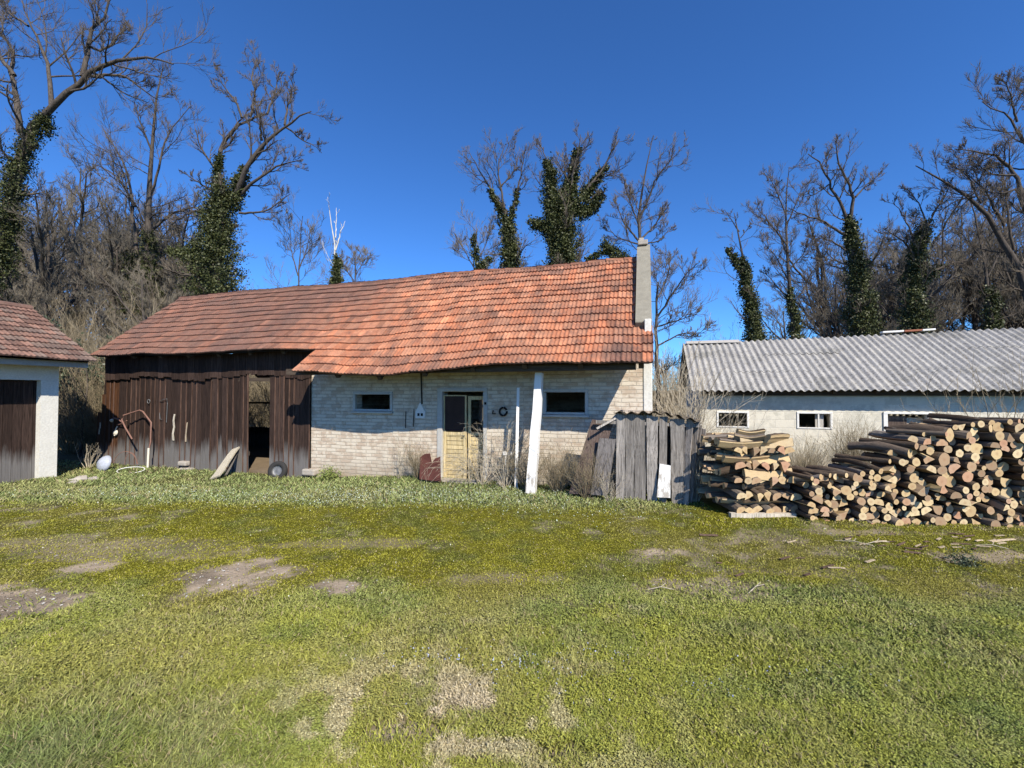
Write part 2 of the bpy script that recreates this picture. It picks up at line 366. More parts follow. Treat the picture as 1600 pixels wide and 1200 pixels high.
def scatter(n, y0, y1, pw=1.5):
    u = R.rand(n); y = y0*(y1/y0)**(u**(1/pw)) if False else (y0**(-.9)+u*(y1**(-.9)-y0**(-.9)))**(-1/.9)
    x = (R.rand(n)*2-1)*(1.27*y+.9); return x, y
def visible_ground(x, y):
    t = (x+.733)*U[0]+(y-8.31)*U[1]; o = (x+.733)*N[0]+(y-8.31)*N[1]
    ok = (o > .02)
    ok &= ~((x > 2.9) & (x < 3.75) & (y > 5.9)) & ~((x > 3.7) & (y > 5.75)) & ~((x < -9.9+(9.5-y)*-.309+.0) & (y < 9.6))
    return ok
def blades(n, y0, y1, seed):
    x, y = scatter(n, y0, y1); k = visible_ground(x, y); x = x[k]; y = y[k]
    c, s, moss, near = gcol(x, y)
    keep = R.rand(len(x)) > np.clip(s*1.15, 0, .96); x = x[keep]; y = y[keep]; c = c[keep]; moss = moss[keep]; near = near[keep]
    n = len(x); z = gh(x, y)
    strip = (1-moss)*(1-near)*sstep(y, 5, 6.2)
    dark = np.exp(-((x+2.2)/.75)**2-((y-1.9)/.45)**2)
    h = (.008+.008*near+.010*(1-moss)+.045*strip*fbm(x, y, 2.2, 41)+.035*dark)*(.5+1.0*R.rand(n))*(.55+.9*fbm(x, y, 4, 42))
    h *= 1+np.exp(-((y-5.62)/.22)**2)*(x > 2.3)*1.0
    a = R.rand(n)*6.283; w = (.0011+.0008*y)*(.7+.6*R.rand(n)); lean = h*(.5+1.1*R.rand(n)); la = R.rand(n)*6.283
    d = np.stack([np.cos(a), np.sin(a), 0*a], 1)*w[:, None]; p = np.stack([x, y, z-.004], 1)
    top = p+np.stack([np.cos(la)*lean, np.sin(la)*lean, h+.004], 1); mid = p+(top-p)*.5+np.array([0, 0, .15])*h[:, None]
    V = np.stack([p-d, p+d, mid+d*.8, top, mid-d*.8], 1).reshape(-1, 3)
    i = np.arange(n)[:, None]*5
    c = c*(1-(.5-1.0*R.rand(n))*(1-.5*moss))[:, None]; c[R.rand(n) < .10] = np.array([.33, .27, .15])
    return V, np.concatenate([i, i+1, i+2, i+4], 1), np.concatenate([i+4, i+2, i+3], 1), np.repeat(c, 5, 0)
def clover(n, y0, y1):
    x, y = scatter(n, y0, y1); k = visible_ground(x, y); x = x[k]; y = y[k]
    c, s, moss, near = gcol(x, y)
    keep = (R.rand(len(x)) > np.clip(s*1.3, 0, .98)) & (R.rand(len(x)) < .25+.9*sstep(fbm(x, y, 1.6, 55), .35, .6)); x = x[keep]; y = y[keep]; c = c[keep]; near = near[keep]
    n = len(x); z = gh(x, y)+(.006+.022*R.rand(n)*(.35+near))*(.5+fbm(x, y, 5, 43))
    moss = gcol(x, y)[2]; r = (.0024+.0009*y)*(.6+.7*R.rand(n))*(1-.35*moss)
    th = R.rand(n)*6.283; tl = R.rand(n)*.8*(1-.6*moss); ax = np.stack([np.cos(th), np.sin(th), 0*th], 1); nrm = np.stack([np.sin(th)*np.sin(tl), -np.cos(th)*np.sin(tl), np.cos(tl)], 1)
    bx = np.cross(nrm, ax); p = np.stack([x, y, z], 1)
    V = np.stack([p+(ax*np.cos(q)+bx*np.sin(q)*.8)*r[:, None] for q in np.arange(5)*1.2566], 1).reshape(-1, 3)
    i = np.arange(n)[:, None]*5
    c = c*(.88+.34*R.rand(n)+(R.rand(n)**8)*.5*(1-moss))[:, None]
    return V, np.concatenate([i+q for q in range(5)], 1), np.repeat(c, 5, 0)
gs = NT('grass_blades'); gmat = gs.out(gs.attr(), .6, spec=.22)
b = MB(); V, f4, f3, c = blades(850000, 1.25, 12.5, 1); n0 = b.n; b.add(V, f4, c); b.f.append(f3); b.m.append(np.zeros(len(f3), int))
V, f5, c = clover(1000000, 1.25, 8.5); b.add(V, f5, c)
tag(b.build('grass', gmat, col=True), 'short mossy lawn of grass and clover covering the whole yard', 'grass', kind='stuff')
# speedwell and daisy specks
b = MB()
def specks(cx, cy, rx, ry, n, r, c, hz=.03):
    x = cx+R.randn(n)*rx; y = cy+R.randn(n)*ry; k = (y > 1.3) & visible_ground(x, y); x, y = x[k], y[k]; n = len(x); z = gh(x, y)+hz*(.6+.5*R.rand(n)); rr = r*(.6+.7*R.rand(n))
    th = R.rand(n)*6.28; ax = np.stack([np.cos(th), np.sin(th), .3*R.randn(n)], 1); bx = np.stack([-np.sin(th), np.cos(th), .5+.4*R.randn(n)], 1)
    p = np.stack([x, y, z], 1); V = np.stack([p+(ax*np.cos(q)+bx*np.sin(q))*rr[:, None] for q in np.arange(5)*1.2566], 1).reshape(-1, 3)
    i = np.arange(n)[:, None]*5; b.add(V, np.concatenate([i+q for q in range(5)], 1), np.repeat(np.asarray(c)*(.8+.3*R.rand(n))[:, None], 5, 0))
for (cx, cy, rx, ry, n) in [(-.55, 2.72, .16, .07, 90), (.05, 2.65, .12, .07, 80), (.45, 2.75, .15, .06, 70), (1.05, 2.45, .10, .05, 70), (.3, 2.5, .3, .1, 80), (1.9, 2.6, .3, .06, 40)]:
    specks(cx, cy, rx, ry, n, .0042, (.42, .46, .66), .026)
for (cx, cy, rx, ry, n) in [(-1.5, 7.0, 1.6, .35, 2300), (-6.2, 7.6, 1.3, .45, 1100), (1.0, 6.1, .8, .3, 350), (-3.6, 6.9, 1.2, .4, 700)]:
    specks(cx, cy, rx, ry, n, .0065, (.42, .48, .38), .05)
specks(.6, 3.2, 3.0, 1.2, 500, .004, (.6, .6, .5), .025)
fm = NT('petal'); tag(b.build('wild_flowers', fm.out(fm.attr(), .6), col=True), 'tiny white and pale blue wild flowers speckling the lawn', 'flowers', kind='stuff')

n = 26000; x, y = scatter(n, 2.2, 7.0); c, s, moss, near = gcol(x, y); k = (R.rand(n) < np.clip(s*1.1-.15, 0.004, 1)) & visible_ground(x, y); x = x[k]; y = y[k]; n = len(x)
oc = np.array([[1, 0, 0], [0, 1, 0], [-1, 0, 0], [0, -1, 0], [0, 0, .6], [0, 0, -.4]]); rr = (.003+.008*R.rand(n)**4)*(1+.15*y)
V = (oc[None]*(1+.35*R.randn(n, 6, 1)))*rr[:, None, None]; V = V+np.stack([x, y, gh(x, y)-.006], 1)[:, None]; i = (np.arange(n)*6)[:, None, None]
fo = np.array([[0, 1, 4], [1, 2, 4], [2, 3, 4], [3, 0, 4], [1, 0, 5], [2, 1, 5], [3, 2, 5], [0, 3, 5]])[None]
pc = np.where(R.rand(n)[:, None] < .25, np.array([.40, .38, .34]), np.array([.27, .225, .18]))*(.6+.7*R.rand(n))[:, None]
b = MB(); b.add(V.reshape(-1, 3), (i+fo).reshape(-1, 3), np.repeat(pc, 6, 0)); pm = NT('pebble'); tag(b.build('pebbles', pm.out(pm.attr(), .9), col=True), 'small stones and crumbs of earth strewn over the bare patches', 'pebbles', kind='stuff')
# ------------------------------------------------------------------ generic wall with openings
def wall(b, x0, x1, z0, z1, holes, y0, y1, c=None, topf=None):
    """y0 front plane, y1 back plane; holes (x0,x1,z0,z1)"""
    xs = sorted({x0, x1, *[h[0] for h in holes], *[h[1] for h in holes]}); zs = sorted({z0, z1, *[h[2] for h in holes], *[h[3] for h in holes]})
    for a, a2 in zip(xs, xs[1:]):
        for q, q2 in zip(zs, zs[1:]):
            if any(h[0]-1e-6 <= a and a2 <= h[1]+1e-6 and h[2]-1e-6 <= q and q2 <= h[3]+1e-6 for h in holes): continue
            b.add([[a, y0, q], [a2, y0, q], [a2, y0, q2], [a, y0, q2]], [[0, 1, 2, 3]], c); b.add([[a, y1, q], [a2, y1, q], [a2, y1, q2], [a, y1, q2]], [[3, 2, 1, 0]], c)
    for (a, a2, q, q2) in holes:
        b.add([[a, y0, q], [a, y1, q], [a, y1, q2], [a, y0, q2]], [[0, 1, 2, 3]], c); b.add([[a2, y0, q], [a2, y1, q], [a2, y1, q2], [a2, y0, q2]], [[3, 2, 1, 0]], c)
        b.add([[a, y0, q], [a2, y0, q], [a2, y1, q], [a, y1, q]], [[0, 1, 2, 3]], c); b.add([[a, y0, q2], [a2, y0, q2], [a2, y1, q2], [a, y1, q2]], [[3, 2, 1, 0]], c)
    b.add([[x0, y0, z0], [x0, y1, z0], [x0, y1, z1], [x0, y0, z1]], [[3, 2, 1, 0]], c); b.add([[x1, y0, z0], [x1, y1, z0], [x1, y1, z1], [x1, y0, z1]], [[0, 1, 2, 3]], c)
    b.add([[x0, y0, z1], [x1, y0, z1], [x1, y1, z1], [x0, y1, z1]], [[0, 1, 2, 3]], c)
# tiles: S(s, v) -> point on the roof surface, s metres along, v metres up the slope
def tile_field(b, S, s0, s1, v0, ncourse, ch, tw, colf, lift=.038, s0f=None, s1f=None, jit=.004):
    prof_x = np.array([0, .10, .22, .34, .46, .58, .70, .84, .93, 1.0]); prof_h = np.array([.022, .020, .006, .003, .016, .016, .003, .005, .020, .022])
    for k in range(ncourse):
        a = s0 if s0f is None else s0f(k); z = s1 if s1f is None else s1f(k)
        n = max(1, int(round((z-a)/tw))); w = (z-a)/n; va = v0+k*ch
        i = np.arange(n); off = R.uniform(-jit, jit, n); lo = va-.012+R.uniform(-.004, .004, n)+.006*np.sin(i*.37+k); hi = va+ch+.045
        lf = lift+R.uniform(-.004, .005, n)
        sx = (a+(i[:, None]+prof_x[None])*w)+off[:, None]
        L0 = S(sx, np.repeat(lo[:, None], 10, 1), prof_h[None]+lf[:, None]); L1 = S(sx, np.full_like(sx, hi), prof_h[None]+.004)
        Lm = S(sx, np.repeat(lo[:, None], 10, 1), prof_h[None]*.3+lf[:, None]-.026)
        V = np.stack([Lm, L0, L1], 1).reshape(-1, 3)      # n,3,10
        base = (i*30)[:, None, None]; j = np.arange(9)[None, None]; r = (np.arange(2)*10)[None, :, None]
        f = np.stack([base+r+j, base+r+j+1, base+r+10+j+1, base+r+10+j], -1).reshape(-1, 4)
        col = colf((a+(i+.5)*w), va+ch/2, n)
        b.add(V, f, np.repeat(col, 30, 0))
# ------------------------------------------------------------------ the old barn
BF = Frame(-.733, 8.31)
barn = empty('old_barn', (-.733, 8.31, 0), ANG)
tag(barn, 'long old barn with sagging orange tile roof, half dark planks, half whitewashed brick', 'barn')
OE, ZE, RB, ZR, CH, NC = .95, 2.10, 1.80, 4.53, .2445, 15
SL = math.hypot(OE+RB, ZR-ZE); DY, DZ = (OE+RB)/SL, (ZR-ZE)/SL
CH = SL/NC
def zsag(t, v):
    k = v/SL
    d = -.075*np.exp(-((t+1.35)/1.5)**2)*(1-k)-.03*np.exp(-((t-.1)/.8)**2)*np.exp(-((k-.15)/.25)**2)
    d = d+.05*np.sin(t*.95+.6+k*2)*(1-.5*k)*np.exp(-((t+.5)/4.5)**2)+.022*(vnoise(t, v, 1.1, 61)-.5)*2+.014*(vnoise(t, v, 3.0, 62)-.5)*2
    return d-.10*np.clip((t+6)/9, 0, 1)*(1-np.clip((t+6)/9, 0, 1))*k-.03*np.sin((t+10)*.45)*(1-k)*(t < -3)
def SF(t, v, h):
    t, v, h = np.broadcast_arrays(np.asarray(t, float), np.asarray(v, float), np.asarray(h, float))
    y = -OE+v*DY-h*DZ; z = ZE+v*DZ+h*DY+zsag(t, v); return np.stack([t, y, z], -1)
def SBk(t, v, h):
    p = SF(t, v, h); y = 2*RB-p[..., 1]; return np.stack([p[..., 0], y, p[..., 2]], -1)
def tcol(t, v, n):
    n1 = fbm(t*.35+v*.25, v+0*t, 1.4, 71, 4); n2 = fbm(t, v+0*t, 5, 72, 3)
    west = sstep(-t+1.4*(v-1.5)*.55, 2.0, 5.5)*.85+.04
    org = np.array([.58, .205, .095]); org2 = np.array([.55, .255, .145]); brn = np.array([.155, .085, .066]); dk = np.array([.11, .07, .06])
    r = R.rand(n)[:, None]; c = org*(1-r)+org2*r; c = c*(.86+.26*R.rand(n))[:, None]
    w = (west*(.8+.2*R.rand(n)))[:, None]; c = c*(1-w)+brn*(.85+.3*R.rand(n))[:, None]*w
    n3 = fbm(t*.9+v*.5, v*.25+0*t, 1.6, 75, 3); d = (np.maximum(sstep(n1, .56, .70), sstep(n3, .50, .68)*(.25+.75*sstep(-t, 1, 5)))*(.2+.4*R.rand(n)))[:, None]; c = c*(1-d)+dk*d
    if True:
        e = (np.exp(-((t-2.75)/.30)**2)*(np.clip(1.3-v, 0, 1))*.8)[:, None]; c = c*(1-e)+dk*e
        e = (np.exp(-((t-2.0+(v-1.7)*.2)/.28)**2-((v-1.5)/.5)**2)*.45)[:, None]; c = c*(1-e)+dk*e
    dark = R.rand(n) < .04; c[dark] *= .62; k2 = R.rand(n) < .035; c[k2] = c[k2]*1.35
    return c
b = MB()
s0 = lambda k: -3.36+.03*k if k < 3 else -10.2+.004*k
s1 = lambda k: 3.25+.006*((k*7) % 3) if k < 4 else 2.97
tile_field(b, SF, 0, 0, 0, NC, CH, .15, tcol, s0f=s0, s1f=s1)
tile_field(b, SBk, 0, 0, 0, NC, CH, .3, tcol, s0f=lambda k: -10.2, s1f=lambda k: 2.97)
roof = b.build('roof', M['tiles'], barn, col=True)
b = MB()   # boarding under the tiles
for S in (SF, SBk):
    ts = np.linspace(-10.12, 2.95, 90); vs = np.linspace(3*CH+.03, SL-.02, 12)
    T, Vv = np.meshgrid(ts, vs); 
    for h, fl in ((-.03, 0), (-.06, 1)):
        p = S(T, Vv, h).reshape(-1, 3); i = np.arange(11)[:, None]*90+np.arange(89)[None]; f = np.stack([i, i+1, i+91, i+90], -1).reshape(-1, 4)
        b.add(p, f[:, ::-1] if fl else f, (.35, .35, .35))
ts = np.linspace(-3.3, 3.2, 60); vs = np.linspace(.03, 3*CH+.03, 5); T, Vv = np.meshgrid(ts, vs)
p = SF(T, Vv, -.035).reshape(-1, 3); i = np.arange(4)[:, None]*60+np.arange(59)[None]; b.add(p, np.stack([i, i+1, i+61, i+60], -1).reshape(-1, 4), (.35, .35, .35))
b.build('roof_boarding', M['beam'], roof, col=True)
b = MB()   # ridge tiles
t = -10.2; k = 0
while t < 2.95:
    q = np.linspace(0, math.pi, 8); L = .38; p0 = SF(t, SL, 0.); p1 = SF(min(t+L+.03, 2.97), SL, 0.); r0, r1 = .095+random.uniform(0, .01), .082
    e = random.uniform(-.008, .012)
    A = np.stack([np.full(8, t), p0[1]+np.cos(q)*r0, p0[2]-.035+e+np.sin(q)*r0*.75], 1); Bp = np.stack([np.full(8, p1[0]), p1[1]+np.cos(q)*r1, p1[2]-.04+np.sin(q)*r1*.75], 1)
    A2 = A.copy(); A2[:, 2] -= .02; V = np.concatenate([A2, A, Bp]); f = [[i+8*r, i+1+8*r, i+9+8*r, i+8+8*r] for r in (0, 1) for i in range(7)]
    c = tcol(np.array([t]), SL, 1)[0]*.75; b.add(V, f, c); t += L; k += 1
b.build('ridge_cap', M['tiles'], roof, col=True)
# rafter tails and the wall plate seen under the eaves
for t in np.arange(-9.8, 3.1, .92):
    b = MB(); v0 = (3*CH if t < -3.2 else 0)+.06; a = SF(t, v0, -.10); z = SF(t, SL*.6, -.10); b.bar(a, z, .08, .10, (.4, .4, .4)); b.build('rafter', M['beam'], barn, col=True)
b = MB(); b.box(-3.7, 3.0, -.78, -.66, 2.02, 2.14, (.45, .45, .45)); b.build('eaves_beam', M['beam'], barn, col=True)
# brick half
tA = BF.t(487); tB = 3.235
def opening(px0, px1, py0, py1, fr=BF):
    return (float(fr.t(px0)), float(fr.t(px1)), float(fr.z(px1, py1)), float(fr.z(px0, py0)))
w1 = opening(553, 613, 613, 643); w2 = (float(BF.t(849)), float(BF.t(918)), float(BF.z(880, 648)), float(BF.z(880, 609)))
dr = (float(BF.t(690)), float(BF.t(757)), -.3, float(BF.z(725, 612)))
b = MB(); wall(b, tA, tB, -.5, 2.83, [w1, w2, dr], 0, .28)
front = b.build('brick_wall', M['white_brick'], barn)
def pent(b, x0, x1, ytop=0, z0=-.5):
    y = [0.29, 2*RB-.01]; zf = lambda yy: ZE+(OE+min(yy, 2*RB-yy))*DZ/DY-.10
    pr = [(y[0], z0), (y[1], z0), (y[1], zf(y[1])), (RB, zf(RB)+.0), (y[0], zf(y[0]))]
    n = len(pr); V = [[x, p, q] for x in (x0, x1) for p, q in pr]
    b.add(V, [[0, 4, 3, 2, 1]]); b.add(V, [[5, 6, 7, 8, 9]]); b.add(V, [[i, (i+1) % n, (i+1) % n+n, i+n] for i in range(n)])
b = MB(); pent(b, tB-.25, tB); b.build('gable_wall', M['white_brick'], barn)
b = MB(); pent(b, tA+.0, tA+.2); b.build('cross_wall', M['white_brick'], barn)
b = MB(); wall(b, tA+.21, tB-.26, -.5, 2.8, [(-1.2, -.5, .9, 1.5)], 2*RB-.25, 2*RB-.011); b.build('back_wall', M['white_brick'], barn)
# pale corner pillar at the right end of the front
b = MB(); b.box(tB-.13, tB+.012, -.02, .10, -.4, 2.55); b.build('corner_pillar', M['plaster'], barn, bevel=.01)
# windows
def window(parent, h, y, name='window', mull=(), fw=.045, mat='frame', pane=None, sill=True, dep=.05):
    b = MB(); a, a2, q, q2 = h; e = .004
    b.box(a-.01, a2+.01, y-.02, y+dep, q2-fw, q2+.01); b.box(a-.01, a+fw, y-.02, y+dep, q+e, q2-fw-e); b.box(a2-fw, a2+.01, y-.02, y+dep, q+e, q2-fw-e)
    b.box(a+fw+e, a2-fw-e, y-.015, y+dep, q+e, q+fw)
    for m in mull: b.box(m-.015, m+.015, y-.01, y+dep-.01, q+fw+e, q2-fw-e)
    w = b.build(name, M[mat], parent, bevel=.004)
    if sill: b = MB(); b.box(a-.03, a2+.03, y-.07, y+.02, q-.04, q-.002); b.build('sill', M[mat], w, bevel=.006)
    if pane: b = MB(); b.box(*pane); b.build('pane', M['glass'], w)
    return w
gl = NT('dusty_glass'); M['glass'] = gl.out((.03, .035, .04), .12, spec=.5)
window(barn, w1, 0); window(barn, w2, 0)
# door: whitewashed frame, one leaf shut, the other ajar
b = MB(); e = .004
b.box(dr[0]-.085, dr[0]+.02, -.02, .08, -.25, dr[3]+.004); b.box(dr[1]-.02, dr[1]+.06, -.02, .08, -.25, dr[3]+.004); b.box(dr[0]-.085, dr[1]+.06, -.025, .085, dr[3]+.006, dr[3]+.07)
df = b.build('door_frame', M['frame'], barn, bevel=.005)
def leaf(W_, H_, zl, gaps=7):
    b = MB(); y = .0; c0 = (.5, .5, .5)
    b.box(0, .055, -.02, .02, 0, H_, c0); b.box(W_-.055, W_, -.02, .02, 0, H_, c0); b.box(.057, W_-.057, -.019, .019, 0, .07, c0); b.box(.057, W_-.057, -.019, .019, H_-.07, H_, c0); b.box(.057, W_-.057, -.019, .019, H_*.52, H_*.52+.06, c0)
    z = .075
    while z < H_*.52-.02:
        h = min(.082, H_*.52-z-.004); b.board((.06, 0, z+h/2), (W_-.06, 0, z+h/2), h-.010, .022, c=tuple([random.uniform(.42, .56)]*3), warp=.002, up=(0, 1, 0)); z += h
    return b
b = leaf(.475, 1.62, 0); d1 = b.build('door', M['yellow'], barn, col=True); d1.location = (dr[0]+.025, .06, .0); d1.rotation_euler[2] = .03
b = MB(); b.box(.03, .445, -.026, .006, .925, 1.60); b.build('pane', M['darkglass'], d1)
b = MB(); b.tube([(.44, -.02, .84), (.44, -.055, .84), (.40, -.058, .84)], .008, 6); b.build('handle', M['steel'], d1)
b = leaf(.36, 1.60, 0); d2 = b.build('door', M['yellow'], barn, col=True); d2.location = (dr[0]+.52, .10, .0); d2.rotation_euler[2] = .42
tag(d2, 'second yellow door leaf standing slightly ajar')
b = MB(); b.box(dr[0]-.1, dr[1]+.15, -.32, .0, -.15, .03); b.build('doorstep', M['stone'], barn, bevel=.02)
# parapet slab on the gable
b = MB(); x0, x1 = 2.985, 3.245
for (v0, h0, v1, h1) in [(4*CH+.02, .20, SL+.04, .17)]:
    for S in (SF,):
        a = S(3.1, v0, 0); z = S(3.1, SL, 0)
        nrm = np.array([0, -DZ, DY]); up = np.array([0, DY, DZ])
        A = np.array([0, a[1], a[2]]); T = np.array([0, RB, z[2]+.02])
        sec = [A+nrm*-.25, A+nrm*.12, T+np.array([0, -.02, .26]), T+np.array([0, .25, .12]), T+np.array([0, .1, -.3])]
        V = [[x, p[1], p[2]] for x in (x0, x1) for p in sec]; n = 5
        b.add(V, [[4, 3, 2, 1, 0]]); b.add(V, [[5, 6, 7, 8, 9]]); b.add(V, [[i, (i+1) % n, (i+1) % n+n, i+n] for i in range(n)])
        V2 = [[v[0], 2*RB-v[1]+.2, v[2]-.01] for v in V]
b.build('gable_parapet', M['concrete'], barn, bevel=.02)
b = MB(); b.box(3.00, 3.2, RB-.12, RB+.06, ZR+.23, ZR+.33); b.box(3.02, 3.12, RB-.05, RB+.08, ZR+.335, ZR+.40); b.build('loose_brick', M['stone'], barn, bevel=.015)
b = MB(); p = SF(3.1, 3.6*CH, 0); b.box(3.13, 3.235, p[1]-.05, p[1]+.4, p[2]-.1, p[2]+.20); b.box(2.99, 3.12, p[1]+.12, p[1]+.4, p[2]+.0, p[2]+.12); b.build('verge_stump', M['plaster'], barn, bevel=.01)
# leaning eaves post (white) and its neighbour stake
def gpt(px, py, Y=None):
    q = EYE/(py-HOR); return (px-800)*q, F*q
def tolocal(p): 
    t, o = BF.loc(p[0], p[1]); return (t, -o, p[2])
b = MB(); p0 = tolocal(P(830, 770, 7.22)); p1 = tolocal(P(843, 583, 7.40))
b.board(p0, p1, .155, .15, .115, (.5, .5, .5), 6, .01, up=(0, 1, 0)); pw = NT('peeling_white'); v = pw.pos(); f = pw.noise(pw.mapp(v, (8, 8, 2)), 3, 6, .75); sp = pw.n('SeparateXYZ'); pw.put(sp.inputs[0], v)
cpw = pw.mix(pw.ramp(pw.math('MULTIPLY_ADD', sp.outputs[2], -.25, f), [(.42, 0.), (.52, .85)]), (.80, .79, .77), (.36, .32, .27)); M['peel'] = pw.out(cpw, .8, f, .4, .006)
b.build('post', M['peel'], barn)
# plank half -------------------------------------------------------
tO0, tO1 = float(BF.t(391)), float(BF.t(424))
def planks(name, t0, t1, w, zb, zt, o=.0, lean=0., cf=None, par=barn, y=0., mat='board'):
    b = MB(); t = t0
    while t < t1-.02:
        ww = min(w*random.uniform(.8, 1.15), t1-t); c = random.uniform(.30, .62); c = (c, c, c)
        if cf: c = cf(t, c)
        zo = random.uniform(-.03, .03); yo = random.uniform(-.012, .012)
        za = zb(t) if callable(zb) else zb; zc = zt(t) if callable(zt) else zt
        b.board((t+ww/2, y-o+yo, za+zo), (t+ww/2+lean*(zc-za)+random.uniform(-.01, .01), y-o+yo*.5, zc+random.uniform(-.015, .015)), ww-.008, .024, None, c, 4, .004, up=(0, 1, 0), ragged=.02)
        if random.random() < .75:   # cover strip over the joint
            k = random.uniform(.7, 1.5); b.board((t+ww, y-o-.02, za+zo), (t+ww+lean*(zc-za), y-o-.02, zc), .022, .014, None, (k, k*.93, k*.85), 3, .003, up=(0, 1, 0))
        t += ww
    return b.build(name, M[mat], par, col=True)
def warm(t, c):
    return (.85, .60, .36) if t < -9.9 else c
bz = lambda t: -.20
bw = planks('plank_wall', -10.62, -6.55, .17, lambda t: -.22, (lambda t: 2.42 if t > -10.25 else 1.15+(t+10.62)*2.8), .0, .012, warm)
gate = planks('sliding_gate', -6.56, tO0, .165, lambda t: -.17, 2.42, .03, -.006)
gate2 = planks('sliding_gate', tO1, tA-.01, .145, lambda t: -.22, 2.42, .03, .0)
b = MB(); b.board((-6.6, -.01, 1.98), (tA, -.01, 1.95), .08, .05, None, (.4, .4, .4), up=(0, 1, 0)); b.build('gate_rail', M['beam'], gate, col=True); b = MB(); b.board((-6.6, .04, .28), (tO0-.05, .04, .28), .09, .03, None, (.4, .4, .4), up=(0, 1, 0)); b.build('gate_rail', M['beam'], gate, col=True)
b = MB(); t = -10.25
while t < tA:      # ragged fringe boards under the eave
    w = random.uniform(.14, .2); L = 2.03+.05*math.sin(t*2)+random.uniform(-.03, .02); b.board((t+w/2, -.06, L), (t+w/2, -.06, 2.58), w-.005, .02, None, tuple([random.uniform(.35, .7)]*3), 3, .005, up=(0, 1, 0), ragged=.02); t += w
b.build('eaves_boards', M['board'], barn, col=True)
# left gable of slanting boards, splayed out at the foot, back wall with a gap, floor
b = MB()
for i in range(20):
    y = .10+i*.175; zt = ZE+(OE+min(y, 2*RB-y))*DZ/DY-.12; b.board((-10.66, y, -.2), (-10.26, y, zt), .17, .022, None, tuple([random.uniform(.35, .6)]*3), 4, .008, up=(1, 0, 0))
b.build('gable_boards', M['board'], barn, col=True)
b = MB(); t = -10.1
while t < tA-.1:
    if not (-9.95 < t < -7.9): b.board((t+.09, 2*RB-.1, -.2), (t+.09, 2*RB-.1, 2.7), .17, .02, None, (.45, .45, .45), up=(0, 1, 0))
    else: b.board((t+.09, 2*RB-.1, -.2), (t+.09, 2*RB-.1, .55), .17, .02, None, (.45, .45, .45), up=(0, 1, 0))
    t += .18
b.build('back_boards', M['board'], barn, col=True)
b = MB(); b.box(-10.2, tA, .05, 2*RB-.2, -.4, -.10); b.build('floor', M['floor'], barn)
b = MB(); b.bar((-9.9, 2*RB-.2, 1.35), (-8.0, 2*RB-.2, 1.35), .05, .06, (.4, .4, .4)); b.build('rail', M['beam'], barn, col=True); b = MB(); b.bar((tO0-.7, 1.5, 2.55), (tO1+.3, 1.3, 1.75), .07, .06, (1.7, 1.6, 1.4)); b.build('brace', M['beam'], barn, col=True); b = MB(); b.bar((-5.3, 1.8, -.1), (-5.3, 1.8, 4.2), .14, .14, (.4, .4, .4)); b.bar((-10.1, 1.8, 2.7), (tA, 1.8, 2.7), .12, .14, (.4, .4, .4)); b.build('inner_beam', M['beam'], barn, col=True)
# hooks, bracket and hinges on the boards
b = MB()
def pl(px, py, o): t = float(BF.t(px, o)); return (t, -o, float(BF.z(px, py, o)))
ring = [(pl(233, 627, .04)[0]+.045*math.cos(a), -.045, pl(233, 627, .04)[2]+.05*math.sin(a)) for a in np.linspace(0, 6.28, 12)]
b.tube(ring, .009, 5); b.build('iron_ring', M['steel'], barn); b = MB(); b.tube([pl(250, 627, .04), pl(256, 624, .06), pl(261, 623, .07), pl(262, 631, .06), pl(261, 660, .04)], .008, 5); b.build('iron_hook', M['steel'], barn); b = MB(); b.tube([pl(250, 645, .04), pl(251, 655, .05), pl(254, 655, .04)], .007, 5)
b.build('iron_hook', M['steel'], barn)
b = MB(); b.board(pl(271, 688, .035), pl(274, 647, .035), .05, .02, .03, (.6, .6, .6), 4, .02, up=(0, 1, 0)); b.build('split_board', M['plank'], bw, col=True); b = MB(); b.board(pl(156, 678, .035), pl(158, 660, .035), .025, .012, None, (.6, .6, .6), up=(0, 1, 0)); b.build('split_board', M['plank'], bw, col=True); b = MB(); b.board(pl(291, 690, .035), pl(293, 660, .035), .03, .015, .015, (.5, .45, .4), 4, .01, up=(0, 1, 0)); b.build('split_board', M['plank'], bw, col=True)
# stone footing where the boards end
for (px, py, s) in [(290, 722, .13), (294, 733, .17), (486, 735, .16)]:
    x, y, z = pl(px, py, .05); b = MB(); b.box(x-s, x+s, y-.08, y+.1, z-s*.6, z+s*.25); b.build('footing_stone', M['stone'], barn, bevel=.03)
# electric fittings between window and door
x, y, z = pl(658, 647, .0); b = MB(); b.box(x-.10, x+.10, -.045, -.002, z-.08, z+.06); b.add([[x-.09, -.04, z+.06], [x+.09, -.04, z+.06], [x, -.04, z+.24], [x-.09, -.004, z+.06], [x+.09, -.004, z+.06], [x, -.004, z+.24]], [[0, 1, 2], [5, 4, 3]]); b.add([[x-.09, -.04, z+.06], [x, -.04, z+.24], [x-.09, -.004, z+.06], [x, -.004, z+.24], [x+.09, -.04, z+.06], [x+.09, -.004, z+.06]], [[0, 2, 3, 1], [1, 3, 5, 4]])
fb = b.build('fuse_box', M['white'], barn)
for dx in (-.052, .022):
    b = MB(); b.box(x+dx, x+dx+.045, -.052, -.046, z-.035, z+.02); b.build('socket', M['black'], fb)
b = MB(); b.tube([(x+.02, -.02, 2.5), (x+.01, -.03, 2.2), (x+.03, -.02, z+.2)], .014, 6); b.tube([(x-.15, -.015, z+.1), (x-.16, -.015, z-.25)], .008, 5); b.tube([(x-.33, -.015, z+.05), (x-.34, -.015, z-.28)], .008, 5); b.build('cable', M['black'], fb)
